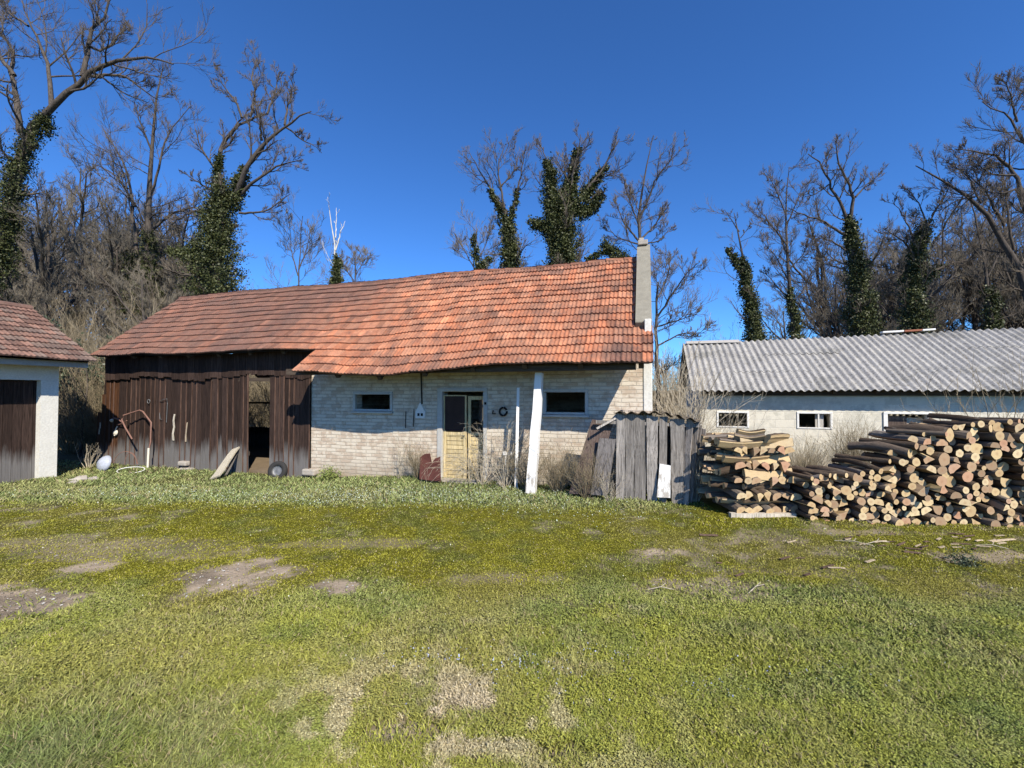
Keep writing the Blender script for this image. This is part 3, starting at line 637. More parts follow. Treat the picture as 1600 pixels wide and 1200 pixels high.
b = MB(); x, y, z = pl(787, 643, .0); b.tube([(x+.07*math.cos(a), -.03, z+.075*math.sin(a)) for a in np.linspace(.4, 6.4, 14)], .02, 6); b.build('iron_ring', M['black'], barn); b = MB(); b.tube([(x-.2, -.02, z+.02), (x-.2, -.06, z-.04), (x-.14, -.06, z-.04)], .012, 5); b.build('iron_hook', M['black'], barn); b = MB(); x, y, z = pl(759, 630, 0); b.box(x-.02, x+.02, -.03, -.002, z-.025, z+.02); b.build('iron_fitting', M['black'], barn)
print('barn ok')
# ------------------------------------------------------------------ garage at the left edge
gp = BF.w(-9.1, 1.57); garage = empty('garage', (gp[0], gp[1], 0), ANG)
tag(garage, 'white garage with brown tile roof and dark plank door, cut by the left edge', 'garage')
# local x along barn (+ = towards the yard), local y = away from camera; the corner is (0,0)
b = MB()
def vface(b, yA, yB, z0, z1, x=0., th=.22): b.box(x-th, x, yA, yB, z0, z1)
vface(b, -.29, 0, -.4, 1.93); vface(b, -4.9, 0, 1.933, 2.42); vface(b, -4.9, -3.3, -.4, 1.93)
b.box(-3.5, -.223, -.22, 0, -.4, 2.4); b.box(-3.5, -3.3, -4.9, -.223, -.4, 2.4); b.box(-3.28, -.223, -4.9, -4.7, -.4, 2.4)
b.build('wall', M['plaster'], garage)
b = MB()
for y in (-.01, -4.88): b.add([[-3.5, y, 2.42], [0, y, 2.42], [-1.74, y, 3.5], [-3.5, y-.15*(1 if y < -1 else -1)*-1, 2.42], [0, y+.15*(-1 if y > -1 else 1), 2.42], [-1.74, y+.15*(-1 if y > -1 else 1), 3.5]], [[0, 1, 2], [5, 4, 3]])
b.build('gable', M['plaster'], garage)
b = MB(); y = -3.28
while y < -.32:
    w = random.uniform(.12, .17); b.board((-.16, y+w/2, -.2), (-.16, y+w/2, 1.92), w-.006, .03, None, tuple([random.uniform(.35, .6)]*3), 3, .003, up=(1, 0, 0)); y += w
b.build('door', M['board'], garage, col=True)
GX, GZ, GR, GRZ = .60, 2.36, -1.74, 3.66; gsl = math.hypot(GX-GR, GRZ-GZ); gx_, gz_ = (GX-GR)/gsl, (GRZ-GZ)/gsl
def GS(t, v, h):
    t, v, h = np.broadcast_arrays(np.asarray(t, float), np.asarray(v, float), np.asarray(h, float))
    return np.stack([GX-v*gx_+h*gz_, t, GZ+v*gz_+h*gx_+.02*(vnoise(t, v, 1.5, 81)-.5)], -1)
def GS2(t, v, h):
    p = GS(t, v, h); p[..., 0] = 2*GR-p[..., 0]; return p
def gcolr(t, v, n):
    c = np.array([.235, .135, .10])*(.6+.8*R.rand(n))[:, None]; d = R.rand(n) < .3; c[d] = np.array([.20, .15, .12])*(.7+.6*R.rand(d.sum()))[:, None]; return c
b = MB(); tile_field(b, GS, -5.2, .33, 0, 11, gsl/11, .17, gcolr); tile_field(b, GS2, -5.2, .33, 0, 11, gsl/11, .3, gcolr)
gr = b.build('roof', M['tiles'], garage, col=True)
b = MB()
for S, fl in ((GS, 0), (GS2, 1)):
    for h in (-.02, -.05):
        p = S(np.array([-5.1, .26, .26, -5.1]), np.array([.05, .05, gsl, gsl]), h); b.add(p, [[0, 1, 2, 3]])
b.build('roof_boarding', M['board_light'], gr)
b = MB(); b.tube(GS(np.linspace(-5.2, .33, 14), gsl, .015), .085, 8, (.2, .12, .09)); b.build('ridge_cap', M['tiles'], gr, col=True)
b = MB(); b.box(.40, .43, -5.1, .28, 2.22, 2.40); b.box(.003, .399, -5.1, .28, 2.26, 2.285); b.build('fascia', M['fascia'], garage)
# ------------------------------------------------------------------ low outbuilding on the right
ox, oy = 550/F*10.5, 10.5; OF = Frame(ox, oy)
outb = empty('low_outbuilding', (ox, oy, 0), ANG)
tag(outb, 'low whitewashed outbuilding with grey corrugated roof behind the firewood stack', 'outbuilding')
L0, L1 = -3.75, 7.5; OEz = 1.70; OO = .38; ORB = 2.25; OZR = OEz+(ORB+OO)*.60
hw1 = (float(OF.t(1120)), float(OF.t(1169)), float(OF.z(1145, 668)), float(OF.z(1145, 643)))
hw2 = (float(OF.t(1245)), float(OF.t(1299)), float(OF.z(1270, 670)), float(OF.z(1270, 644)))
hd = (float(OF.t(1383)), float(OF.t(1450)), -.75, float(OF.z(1415, 647)))
b = MB(); wall(b, L0+.1, L1, -.9, 1.78, [hw1, hw2, hd], 0, .25); b.build('wall', M['block'], outb)
b = MB(); b.box(L0+.1, L0+.32, .253, 2*ORB, -.9, 1.75); b.box(L1-.2, L1, .253, 2*ORB, -.9, 1.75); b.box(L0+.33, L1-.21, 2*ORB-.22, 2*ORB, -.9, 1.75)
for x in (L0+.1, L1-.2):
    n = 3; V = [[xx_, p, q] for xx_ in (x+.002, x+.2) for p, q in ((0.01, 1.785), (2*ORB-.01, 1.785), (ORB, OZR-.12))]; b.add(V, [[0, 2, 1], [3, 4, 5]]); b.add(V, [[0, 1, 4, 3], [1, 2, 5, 4], [2, 0, 3, 5]])
b.build('end_wall', M['block'], outb)
b = MB(); b.box(L0+.3, L1-.2, .26, 2*ORB-.3, -.95, -.7); b.build('floor', M['floor'], outb)
b = MB()
def corr(b, x0, x1, rows, S, pitch=.165, amp=.026):
    n = int((x1-x0)/pitch*8); x = np.linspace(x0, x1, n+1)
    for (va, vb, lf) in rows:
        vs = np.linspace(va, vb, 6); T, Vv = np.meshgrid(x, vs); h = amp*np.sin(T/pitch*6.283)+.016*(1-(Vv-va)/(vb-va))+lf
        h = h+.03*(vnoise(T, Vv, .9, 91)-.5)+.012*np.floor(vnoise(np.floor(T/.92), Vv*0+va, 3.7, 92)*3)*.6
        for dh, fl in ((0, 0), (-.007, 1)):
            p = S(T, Vv, h+dh).reshape(-1, 3); k = np.arange(5)[:, None]*(n+1)+np.arange(n)[None]; f = np.stack([k, k+1, k+n+2, k+n+1], -1).reshape(-1, 4); b.add(p, f[:, ::-1] if fl else f)
        e = S(x, np.full_like(x, va), h[0]); e2 = S(x, np.full_like(x, va), h[0]-.007); k = np.arange(n)[:, None]; b.add(np.concatenate([e, e2]), np.concatenate([k+n+1, k+n+2, k+1, k], 1))
osl = math.hypot(ORB+OO, OZR-OEz); oyd, ozd = (ORB+OO)/osl, (OZR-OEz)/osl
def OS(t, v, h):
    return np.stack([t+0*v, -OO+v*oyd-h*ozd, OEz+v*ozd+h*oyd+.03*np.sin(t*.6)*v/osl+.035*np.clip(t-0, 0, 9)/3*v/osl], -1)
def OS2(t, v, h):
    p = OS(t, v, h); p[..., 1] = 2*ORB-p[..., 1]; return p
rows = [(-.02, 1.12, .012), (1.0, 2.15, .006), (2.03, osl, 0)]
corr(b, L0-.15, L1+.2, rows, OS); corr(b, L0-.15, L1+.2, rows, OS2)
orf = b.build('roof', M['corr'], outb, smooth=True)
b = MB(); b.add([OS(-3.8, osl-.16, .05), OS(-2.3, osl-.16, .05), OS(-2.3, osl+.01, .06), OS(-3.8, osl+.01, .06), OS(-3.8, osl-.16, .04), OS(-2.3, osl-.16, .04), OS(-2.3, osl+.01, .05), OS(-3.8, osl+.01, .05)], [[0, 1, 2, 3], [7, 6, 5, 4], [0, 4, 5, 1], [3, 2, 6, 7]]); b.build('ridge_flashing', M['fascia'], orf)
for k, (px, mat, w) in enumerate([(1378, 'white', .5), (1412, 'terr', .45), (1440, 'white', .3)]):
    t = float(OF.t(px, -ORB)); b = MB(); p = OS(t, osl, .05); b.bar((t, p[1], p[2]+.015), (t+w, p[1]+.02, p[2]+.03), .16, .05); M['terr'] = M.get('terr') or m_simple('terracotta', (.33, .13, .08), .9, .3, 9, .4); b.build('ridge_piece', M[mat], orf, bevel=.012)
b = MB(); b.box(L0+.1, L1-.1, -.10, -.003, 1.60, 1.72, (.4, .4, .4)); b.build('wall_plate', M['beam'], outb, col=True)
for t in np.arange(L0+.5, L1, .86):
    b = MB(); b.bar(tuple(OS(np.array(t), np.array(.12), -.09)), tuple(OS(np.array(t), np.array(osl*.9), -.09)), .07, .09, (.4, .4, .4)); b.build('rafter', M['beam'], outb, col=True)
for h in (hw1, hw2):
    w = window(outb, h, 0, 'window', mull=([] if h is hw1 else [h[0]+(h[1]-h[0])*.62]), fw=.035, mat='white', sill=False)
b = MB(); b.box(hw2[0]+.42, hw2[0]+.60, .10, .12, hw2[2]+.03, hw2[3]-.03); b.build('shutter', M['fascia'], outb)
b = MB(); b.box(hd[0]-.05, hd[0]+.03, -.03, .1, -.7, hd[3]); b.box(hd[1]-.03, hd[1]+.05, -.03, .1, -.7, hd[3]); b.box(hd[0]-.05, hd[1]+.05, -.034, .1, hd[3]+.003, hd[3]+.05); b.build('door_frame', M['white'], outb)
b = MB(); wd = hd[1]-hd[0]; z = -.65
while z < hd[3]-.12: b.board((hd[0]+.04, .14, z+.04), (hd[0]+.04+wd*.52, .14, z+.04), .076, .02, None, tuple([random.uniform(.4, .8)]*3), 3, .002, up=(0, 1, 0)); z += .08
dd = b.build('door', M['darkpanel'], outb, col=True)
b = MB(); b.bar((hd[0]+.52*wd, .115, .70), (hd[0]+.78*wd, .115, .98), .07, .02, (.5, .5, .5)); b.build('brace', M['plank'], dd, col=True)
b = MB(); wall(b, hd[0]+.55*wd, hd[1]-.035, -.7, hd[3]-.09, [], .16, .19); b.build('brick_infill', M['white_brick'], outb)
# ------------------------------------------------------------------ plank hutch
sx, sy = gpt(1000, 781); hs = BF.loc(sx, sy); HF = Frame(sx, sy)
hut = empty('plank_hutch', (sx, sy, 0), ANG); tag(hut, 'small crooked grey plank hutch with a rusty sheet roof', 'shed')
b = MB()
for (p0, p1, q0, q1, zt) in [(961, 975, 963, 978, 647), (976, 990, 977, 991, 648), (990, 1008, 989, 1008, 649), (1010, 1026, 1009, 1028, 651), (1028, 1040, 1029, 1043, 651), (1048, 1066, 1046, 1070, 654)]:
    a0, a1 = float(HF.t((p0+p1)/2)), float(HF.t((q0+q1)/2)); w = float(HF.t(p1)-HF.t(p0)); c = random.uniform(.42, .60); zz = float(HF.z(p0, zt))
    c = random.uniform(.36, .72); b.board((a0, random.uniform(-.015, .01), -.05), (a1, random.uniform(-.01, .01), zz), w-.008, .022, float(HF.t(q1)-HF.t(q0))-.012, (c, c, c), 6, .012, up=(0, 1, 0), ragged=.02)
b.build('front_boards', M['board_light'], hut, col=True)
b = MB()
for k, (px0, y0, px1, y1, o) in enumerate([(1068, 772, 1078, 655, .0), (1074, 772, 1086, 660, -.1), (1079, 770, 1091, 664, -.2), (1084, 768, 1099, 668, -.3)]):
    a = float(HF.t(px0, o)); z = float(HF.t(px1, o)); c = random.uniform(.45, .62); b.board((a, -o, -.05), (z, -o, float(HF.z(px1, y1, o))), .10, .02, .10, (c, c*.97, c*.95), 5, .015, up=(.6, 1, 0), ragged=.03)
b.build('side_boards', M['board_light'], hut, col=True)
b = MB(); t0, t1 = float(HF.t(961)), float(HF.t(1066)); b.board((t1-.02, .25, -.05), (t1-.01, .25, 1.15), .3, .02, c=(.3, .3, .3)); b.board((t1, .6, -.05), (t1+.02, .6, 1.2), .3, .02, c=(.3, .3, .3), up=(1, 0, 0)); b.board((t0+.05, .35, -.05), (t0+.05, .35, 1.2), .3, .02, c=(.3, .3, .3), up=(1, 0, 0))
b.box(t0, t1+.1, .82, .85, -.05, 1.15, (.3, .3, .3)); b.bar((t0-.3, .02, 1.20), (t1+.25, .03, 1.17), .05, .05, (.5, .5, .5)); b.build('inner_frame', M['board_light'], hut, col=True)
b = MB()
def HS(t, v, h): return np.stack([t+0*v, -.10+v+0*t, 1.31-.09*np.clip((t-.0), -1, 2)+.03*np.sin(t*5)-.05*(v-.4)+h], -1)
corr(b, t0-.02, t1+.28, [(0, .55, .0), (.5, 1.0, .012)], HS, .17, .022)
hr = b.build('roof', M['rustsheet'] if 'rustsheet' in M else m_simple('mossy_sheet', (.20, .16, .12), .9, .5, 9, .6), hut, smooth=True)
b = MB(); b.bar((t0+.1, -.06, 1.38), (t0+.62, .2, 1.36), .10, .03, (.7, .65, .6)); b.bar((t0-.28, -.1, 1.10), (t0+.12, .05, 1.33), .03, .03, (.9, .9, .9)); b.build('loose_batten', M['board_light'], hr, col=True)
def lean_panel(name, pts, mat, lab, cat, th=.02, o=.0, oo=None, col=(.5, .5, .5), par=None, grid=3):
    """flat board given by four (px,py) corners at offset o from the hutch front"""
    V = []
    for k, (px, py) in enumerate(pts):
        q = o if oo is None else oo[k]; t = float(HF.t(px, q)); V.append(HF.w(t, q, max(-.05, float(HF.z(px, py, q)))))
    V = np.array(V); n = np.array([N[0], N[1], .15])*th
    b = MB(); b.add(np.concatenate([V, V-n]), [[0, 1, 2, 3], [7, 6, 5, 4], [0, 4, 5, 1], [1, 5, 6, 2], [2, 6, 7, 3], [3, 7, 4, 0]], col)
    ob = b.build(name, mat, None, col=True); return tag(ob, lab, cat)
lean_panel('leaning_board', [(888, 771), (925, 771), (958, 660), (925, 655)], M['darkpanel'], 'dark brown board leaning left of the grey plank hutch', 'board', oo=[.1, .1, -.12, -.12])
lean_panel('leaning_board', [(922, 772), (948, 774), (962, 686), (936, 684)], M['board_light'], 'grey board leaning between the brown board and the hutch', 'board', oo=[.12, .12, .03, .03], col=(.36, .36, .38))
lean_panel('leaning_board', [(1025, 776), (1046, 777), (1047, 727), (1030, 724)], M['peel'], 'short pale peeling board standing against the hutch front', 'board', th=.03, oo=[.1, .1, .04, .04])
# ------------------------------------------------------------------ firewood
def log_mesh(kind, r, L, seed):
    rs = np.random.RandomState(seed); n = 12; ang = np.arange(n)*2*np.pi/n
    if kind == 'round': rr = r*(1+.07*rs.randn(n)*.6); prof = np.stack([np.cos(ang)*rr, np.sin(ang)*rr*rs.uniform(.86, 1)], 1)
    elif kind == 'half':
        rr = r*1.15*(1+.05*rs.randn(n)); prof = np.stack([np.cos(ang)*rr, np.maximum(np.sin(ang)*rr, -.12*r+.05*r*rs.randn(n))-.3*r], 1)
    else:
        w = rs.uniform(.75, 1.05); tri = [(-.95*w, .55), (.95*w, .62), (rs.uniform(-.2, .2), -1.0)]; prof = []
        for k in range(3):
            for q in range(4):
                u = q/4; p = np.array(tri[k])*(1-u)+np.array(tri[(k+1) % 3])*u
                if k == 0: p[1] += .35*math.sin(u*math.pi)
                prof.append(p*r*1.05)
        prof = np.array(prof)[::-1]; prof = prof*(1+.04*rs.randn(n, 1))
    ys = np.linspace(0, L, 7); V = []; bend = rs.randn(2)*.025
    for k, y in enumerate(ys):
        u = y/L; sc = 1+.05*rs.randn()*(0 < k < 6)-.08*u; off = bend*math.sin(u*math.pi); V.append(np.stack([prof[:, 0]*sc+off[0]+rs.randn(n)*r*.03, np.full(n, y), prof[:, 1]*sc+off[1]], 1))
    V = np.concatenate(V); i = np.arange(6)[:, None]*n; j = np.arange(n)[None]; j2 = (j+1) % n
    b = MB(); flat = {'round': np.zeros(n, int), 'half': (np.sin(ang+.26) < -.05).astype(int), 'wedge': np.array([1]*8+[0]*4)}[kind]
    b.add(V, np.stack([i+j, i+j2, i+n+j2, i+n+j], -1).reshape(-1, 4)); b.m[-1] = np.tile(flat, 6); q = V[6*n:].copy(); b.add(np.concatenate([q, q.mean(0, keepdims=True)]), [[n, (k+1) % n, k] for k in range(n)], m=1); body = b.build('firewood_log', [M['logbark'], M['cut']], None, smooth=(kind == 'round'))
    b = MB(); tilt = rs.uniform(-.25, .25)
    for y, q in ((-.003, 0),):
        ring = V[q*n:(q+1)*n].copy(); ring[:, 1] = y+(ring[:, 0]*tilt*.0); cen = ring.mean(0, keepdims=True)
        fs = [[n, k, (k+1) % n] for k in range(n)] if q == 0 else [[n, (k+1) % n, k] for k in range(n)]
        b.add(np.concatenate([ring, cen]), fs)
    cut = b.build('cut_end', M['cut'], body); return body, cut
LV = {}
for kind, rads in (('round', [.042, .055, .068, .085, .105]), ('half', [.07, .085, .1]), ('wedge', [.06, .075, .09])):
    for r in rads:
        for q in range(2): LV.setdefault(kind, []).append((r, log_mesh(kind, r, .66, int(r*1e4)+q*7+len(kind))))
used_first = set()
def place_log(kind, r, loc, rot, label, group, name=None, ly=1.):
    cand = LV[kind]; m = min(abs(c[0]-r) for c in cand); ch = random.choice([c for c in cand if abs(abs(c[0]-r)-m) < 1e-6]); body, cut = ch[1]
    if body.name in used_first:
        nb = body.copy(); nc = cut.copy(); COL.objects.link(nb); COL.objects.link(nc); nc.parent = nb
    else: used_first.add(body.name); nb = body
    nb.location = loc; nb.rotation_euler = rot; s = r/ch[0]; nb.scale = (s, ly*random.uniform(.92, 1.04), s); tag(nb, label, 'log', group); return nb
def top_profile(x):
    return float(np.interp(x, [3.7, 4.4, 4.72, 4.85, 5.15, 5.55, 5.9, 7.3], [.66, .67, .72, .90, 1.12, 1.27, 1.34, 1.38]))
circ = []; xs = np.arange(3.82, 6.95, .02); fails = 0; rl = np.random.RandomState(11)
pile = []
while len(circ) < 480 and fails < 400:
    u = rl.rand(); kind = 'round' if u < .68 else ('half' if u < .86 else 'wedge')
    r = float(np.clip(rl.lognormal(math.log(.048), .30), .030, .085)) if kind == 'round' else rl.uniform(.045, .072)
    re = r*1.04 if kind != 'half' else r*.84
    h = np.full(len(xs), re)
    if circ:
        C = np.array(circ); dx = xs[:, None]-C[None, :, 0]; rr = (re+C[None, :, 2]); ok = np.abs(dx) < rr
        hh = np.where(ok, C[None, :, 1]+np.sqrt(np.maximum(rr**2-dx**2, 0)), 0); h = np.maximum(h, hh.max(1))
    tp = np.array([top_profile(x) for x in xs]); sc = h/tp+rl.rand(len(xs))*.10; k = int(np.argmin(np.where(h+re < tp+.03, sc, 9)))
    if h[k]+re >= tp[k]+.03: fails += 1; continue
    fails = 0; circ.append((xs[k], h[k], re)); x, z = float(xs[k]), float(h[k])
    Y = 5.62-.055*(x-4)+rl.uniform(-.08, .10)
    zg = -.05
    high = x > 4.95
    size = 'thin' if r < .048 else ('medium' if r < .066 else 'thick')
    lab = {'round': f'{size} round log, ' , 'half': 'half split log, ', 'wedge': 'wedge split log, '}[kind]
    row = 'bottom' if z < .22 else ('top' if z+re > tp[k]-.2 else ('middle' if z < tp[k]*.62 else 'upper middle'))
    lab += row+' rows, '
    lab += (('left third' if x < 5.45 else ('middle' if x < 6.1 else 'right third'))+' of the tall firewood stack') if high else ('left half' if x < 4.4 else 'right half')+' of the low left firewood stack'
    rot = (rl.uniform(-.05, .05), rl.uniform(0, 6.28) if kind != 'half' else rl.uniform(-.9, .9), rl.uniform(-.12, .06))
    if z+re > tp[k]-.12 and rl.rand() < .35: rot = (rot[0]+.05, rot[1], rl.uniform(.1, .5))
    pile.append((r, kind, (x, Y, z+zg), rot, lab, 'logs in the '+('tall right' if high else 'low left')+' part of the long firewood stack'))
print('logs', len(circ), max(c[0] for c in circ))
pile.sort(key=lambda q: -q[0]*(1 if q[2][0] < 6.65 else .3)); rest = pile[240:]
for q in pile[:240]: place_log(q[1], q[0], *q[2:])
b = MB()
for (r, kind, loc, rot, lab, grp) in rest:
    ch = min(LV[kind], key=lambda c: abs(c[0]-r)); s = r/ch[0]; Mx = Matrix.Translation(loc) @ __import__('mathutils').Euler(rot).to_matrix().to_4x4() @ Matrix.Diagonal((s, 1, s, 1))
    for ob, isc in zip(ch[1], (0, 1)):
        me = ob.data; V = np.array([tuple(Mx @ v.co) for v in me.vertices]); first = True; b.add(V, np.zeros((0, 3), int)); b.n -= len(V); base = b.n
        for sz in (3, 4):
            fs = [tuple(p.vertices) for p in me.polygons if len(p.vertices) == sz]; ms = [1 if isc else p.material_index for p in me.polygons if len(p.vertices) == sz]
            if fs: b.f.append(np.array(fs)+base); b.m.append(np.array(ms))
        b.n = base+len(V)
tag(b.build('small_firewood', [M['logbark'], M['cut']], None), 'thinnest logs filling the gaps of the long firewood stack', 'firewood', kind='stuff')
# crib stack: alternating layers
zc = .09; lay = 0; cx0, cx1, cy0 = 2.96, 3.76, 5.86
b = MB(); b.board((2.90, cy0-.04, .025), (3.74, cy0-.06, .03), .075, .07, None, (.6, .6, .6), 5, .01, up=(0, 1, 0)); tag(b.build('timber_beam', M['plank'], None, col=True), 'pale squared timber on the grass under the square firewood stack', 'timber')
LY = lambda z: ['bottom layer', 'lower layers', 'middle layers', 'upper layers', 'top layers'][min(4, int(z*4.8))]
while zc < 1.02:
    hgt = rl.uniform(.050, .064)
    if lay % 2 == 0:
        x = cx0+.05
        while x < cx1-.02:
            r = rl.uniform(.048, .072); kd = 'half' if rl.rand() < .5 else ('wedge' if rl.rand() < .7 else 'round')
            place_log(kd, r, (x+r*.5, cy0+rl.uniform(-.06, .05), zc+rl.uniform(-.008, .012)), (0, rl.uniform(-.7, .7), rl.uniform(-.08, .08)), {'half': 'half split', 'wedge': 'wedge split', 'round': 'round'}[kd]+' log pointing forward, '+LY(zc)+' of the square firewood stack', 'forward logs in the square firewood stack')
            x += r*2.0
    else:
        y = cy0-.0+rl.uniform(0, .05)
        while y < cy0+.95:
          for k2 in (0, 1):
            r = rl.uniform(.042, .062); kd = 'half' if rl.rand() < .75 else 'round'
            place_log(kd, r, (cx1+rl.uniform(-.02, .08)-(0 if k2 == 0 else .30), y+r, zc+rl.uniform(-.008, .01)), (0, rl.uniform(.2, 2.7), math.pi/2+rl.uniform(-.14, .14)), ('half split' if kd == 'half' else 'round')+' log lying crosswise, '+LY(zc)+' of the square firewood stack', 'crosswise logs in the square firewood stack')
          y += r*2.3
    zc += hgt*1.72; lay += 1
for (x, y, z, rz, r) in [(3.30, 5.92, 1.06, 1.2, .07), (3.62, 5.95, 1.06, 1.9, .065), (3.40, 6.1, 1.12, 1.5, .06)]:
    place_log('half', r, (x+.12, y, z-.01), (.0, .9, rz), 'half split log lying loose on top of the square firewood stack', 'loose logs on the square firewood stack', ly=.55)
for vs in LV.values():
    for r, (bd, ct) in vs:
        if bd.name not in used_first: bpy.data.objects.remove(ct); bpy.data.objects.remove(bd)
print('wood ok')
# ------------------------------------------------------------------ things lying and leaning about
def bfw(px, py, o): t = float(BF.t(px, o)); return BF.w(t, o, float(BF.z(px, py, o)))
def single(b, name, mat, label, cat, **k): return tag(b.build(name, mat, None, **k), label, cat)
# rusty sheet
b = MB(); pts = [(656, 748, .5), (689, 752, .5), (688, 713, .36), (680, 716, .36), (675, 723, .37), (672, 708, .35), (664, 709, .35), (657, 714, .36)]
V = [bfw(px, py, o) for px, py, o in pts]; n = len(V); Nn = np.array([N[0], N[1], .3])*.012; V2 = [v-Nn for v in V]
b.add(V+V2, [[0, 1, 2, 3]]); b.add(V+V2, [[0, 3, 4, 7]]); b.add(V+V2, [[4, 5, 6, 7]]); b.add(V+V2, [[3+n, 2+n, 1+n, n]]); b.add(V+V2, [[7+n, 4+n, 3+n, n]]); b.add(V+V2, [[7+n, 6+n, 5+n, 4+n]]); b.add(V+V2, [[i, i+n, (i+1) % n+n, (i+1) % n] for i in range(n)])
single(b, 'rusty_sheet', M['rust'], 'torn rusty brown metal sheet leaning beside the yellow door', 'metal sheet')
# stake
b = MB(); b.board(P(806, 764, 7.6), P(810, 606, 7.72), .055, .04, .045, (.6, .6, .6), 6, .008, up=(0, 1, 0)); single(b, 'thin_stake', M['peel'], 'thin white stake upright just left of the leaning eaves post', 'stake')
# leaning plank pair
b = MB(); b.board(bfw(338, 746, .85), bfw(370, 700, .05), .22, .03, .19, (.55, .55, .52), 5, .008, up=(N[0], N[1], .6)); single(b, 'leaning_plank', M['plank'], 'wide pale plank leaning against the dark boards left of the opening', 'plank', col=True)
b = MB(); b.board(bfw(354, 742, .6), bfw(372, 706, .03), .08, .02, .07, (.38, .38, .38), 5, .008, up=(N[0], N[1], .6)); single(b, 'grey_plank', M['board_light'], 'narrow grey plank leaning behind the wide pale plank', 'plank', col=True)
# tyre with rim
tp_ = bfw(436, 735, .12); ty = empty('discarded_tyre', tuple(tp_), 0); tag(ty, 'old black tyre with steel rim leaning on the right gate leaf', 'tyre'); ty.rotation_euler = (math.radians(76), 0, ANG+.25)
b = MB(); b.lathe([(.115, -.05), (.13, -.062), (.18, -.065), (.205, -.045), (.21, 0), (.205, .045), (.18, .065), (.13, .062), (.115, .05)], None, 28); b.build('tread', M['rubber'], ty, smooth=True)
b = MB(); b.lathe([(.118, .052), (.11, .03), (.105, -.03), (.118, -.05)], None, 24); b.lathe([(.108, .02), (.07, .0), (.03, .015), (.001, .015)], None, 24); b.build('rim', M['steel'], ty, smooth=True)
# bent pipe against the boards
b = MB(); pts = [bfw(x, y, o) for x, y, o in [(208, 686, .30), (197, 668, .3), (191, 656, .28), (194, 649, .25), (206, 645, .22), (219, 641, .2), (224, 643, .2), (237, 660, .2), (237, 690, .22), (234, 705, .25)]]; b.tube(pts, .018, 8)
pr = single(b, 'bent_pipe', M['pipe'], 'bent rusty pipe standing against the left dark boards', 'pipe', smooth=True)
b = MB(); b.tube([bfw(234, 700, .25), bfw(233, 730, .3)], .024, 8); b.build('pale_foot', M['enamel'], pr, smooth=True)
def dish(name, px, py, o, r, mat, lab, cat, dep=.04, tilt=1.4):
    p = bfw(px, py, o); e = empty(name, tuple(p)); e.rotation_euler = (tilt, 0, ANG); tag(e, lab, cat)
    b = MB(); b.lathe([(.001, dep), (r*.5, dep*.85), (r*.85, dep*.4), (r, 0), (r*.97, -.008), (r*.8, dep*.3), (.001, dep*.8)], None, 22); b.build('bowl', mat, e, smooth=True); return e
e = dish('enamel_plate', 182, 676, .05, .075, M['enamel'], 'round cream enamel lid hanging low on the dark boards', 'lid')
b = MB(); b.tube([(0, -.08, .01), (.01, .10, .02), (.05, .16, .02)], .014, 6); b.build('strap', M['enamel'], e)
dish('small_lamp', 176, 657, .05, .045, M['enamel'], 'small round rusty cream lamp hanging above the enamel lid', 'lamp', .05)
b = MB(); b.tube([bfw(178, 653, .05), bfw(186, 655, .1), bfw(192, 660, .15)], .015, 6); b.tube([bfw(184, 664, .06), bfw(192, 662, .12), bfw(199, 657, .16)], .012, 6); single(b, 'twisted_wire', M['pipe'], 'twisted rusty wire holding the small lamp on the dark boards', 'wire')
dish('grey_basin', 166, 724, .75, .20, M['greyplastic'], 'round grey plastic basin standing on edge in the grass', 'basin', .12, 1.25)
b = MB(); p = bfw(207, 728, .7); b.tube([(p[0]+.30*math.cos(a), p[1]+.14*math.sin(a), -.11+.05*math.sin(a)) for a in np.linspace(0, 6.28, 22)], .009, 6); single(b, 'white_hoop', M['white'], 'flat white hoop lying in the grass below the pipe', 'hoop')
b = MB(); p = bfw(195, 718, .45); b.tube([(p[0]+.3*math.cos(a)+.05, p[1], -.12+.38*abs(math.sin(a))) for a in np.linspace(.2, 3.0, 12)], .007, 5); b.tube([(p[0]+.15+.15*math.cos(a), p[1]+.03, -.1+.33*abs(math.sin(a))) for a in np.linspace(.2, 3.0, 12)], .006, 5); single(b, 'bent_wire', M['pipe'], 'looped thin wire rising from the grass beside the grey basin', 'wire')
for k, (px, py, s, lab) in enumerate([(128, 728, .14, 'rough pale stone at the left corner of the barn'), (118, 733, .09, 'small flat stone between the garage and the barn'), (148, 727, .10, 'brown stone lying behind the grey basin'), (770, 735, .13, 'pale rubble stone under the dry vine by the door'), (745, 742, .10, 'flat rubble stone on the sill of the yellow door'), (783, 744, .09, 'small rubble stone under the dry vine')]):
    x, y = gpt(px, py+12); rs = np.random.RandomState(k); b = MB(); n = 8
    b.lathe([(.001, -.04), (s*.9, -.03), (s, s*.25), (s*.6, s*.55), (.001, s*.6)], None, 9); V = np.concatenate(b.v); V *= (1+.12*rs.randn(len(V), 1)); b.v = [V]; ob = single(b, 'rubble_stone', M['stone'], lab, 'stone'); ob.location = (x, y, float(gh(x, y))); ob.rotation_euler[2] = k
# white block & brick by the vine
b = MB(); p = bfw(793, 708, .12); b.box(p[0]-.09, p[0]+.09, p[1]-.04, p[1]+.04, p[2]-.03, p[2]+.03); b.box(p[0]-.05, p[0]-.02, p[1]-.02, p[1]+.02, -.02, p[2]-.034); single(b, 'bracket_shelf', M['white'], 'small pale shelf on a leg behind the dry vine', 'shelf')
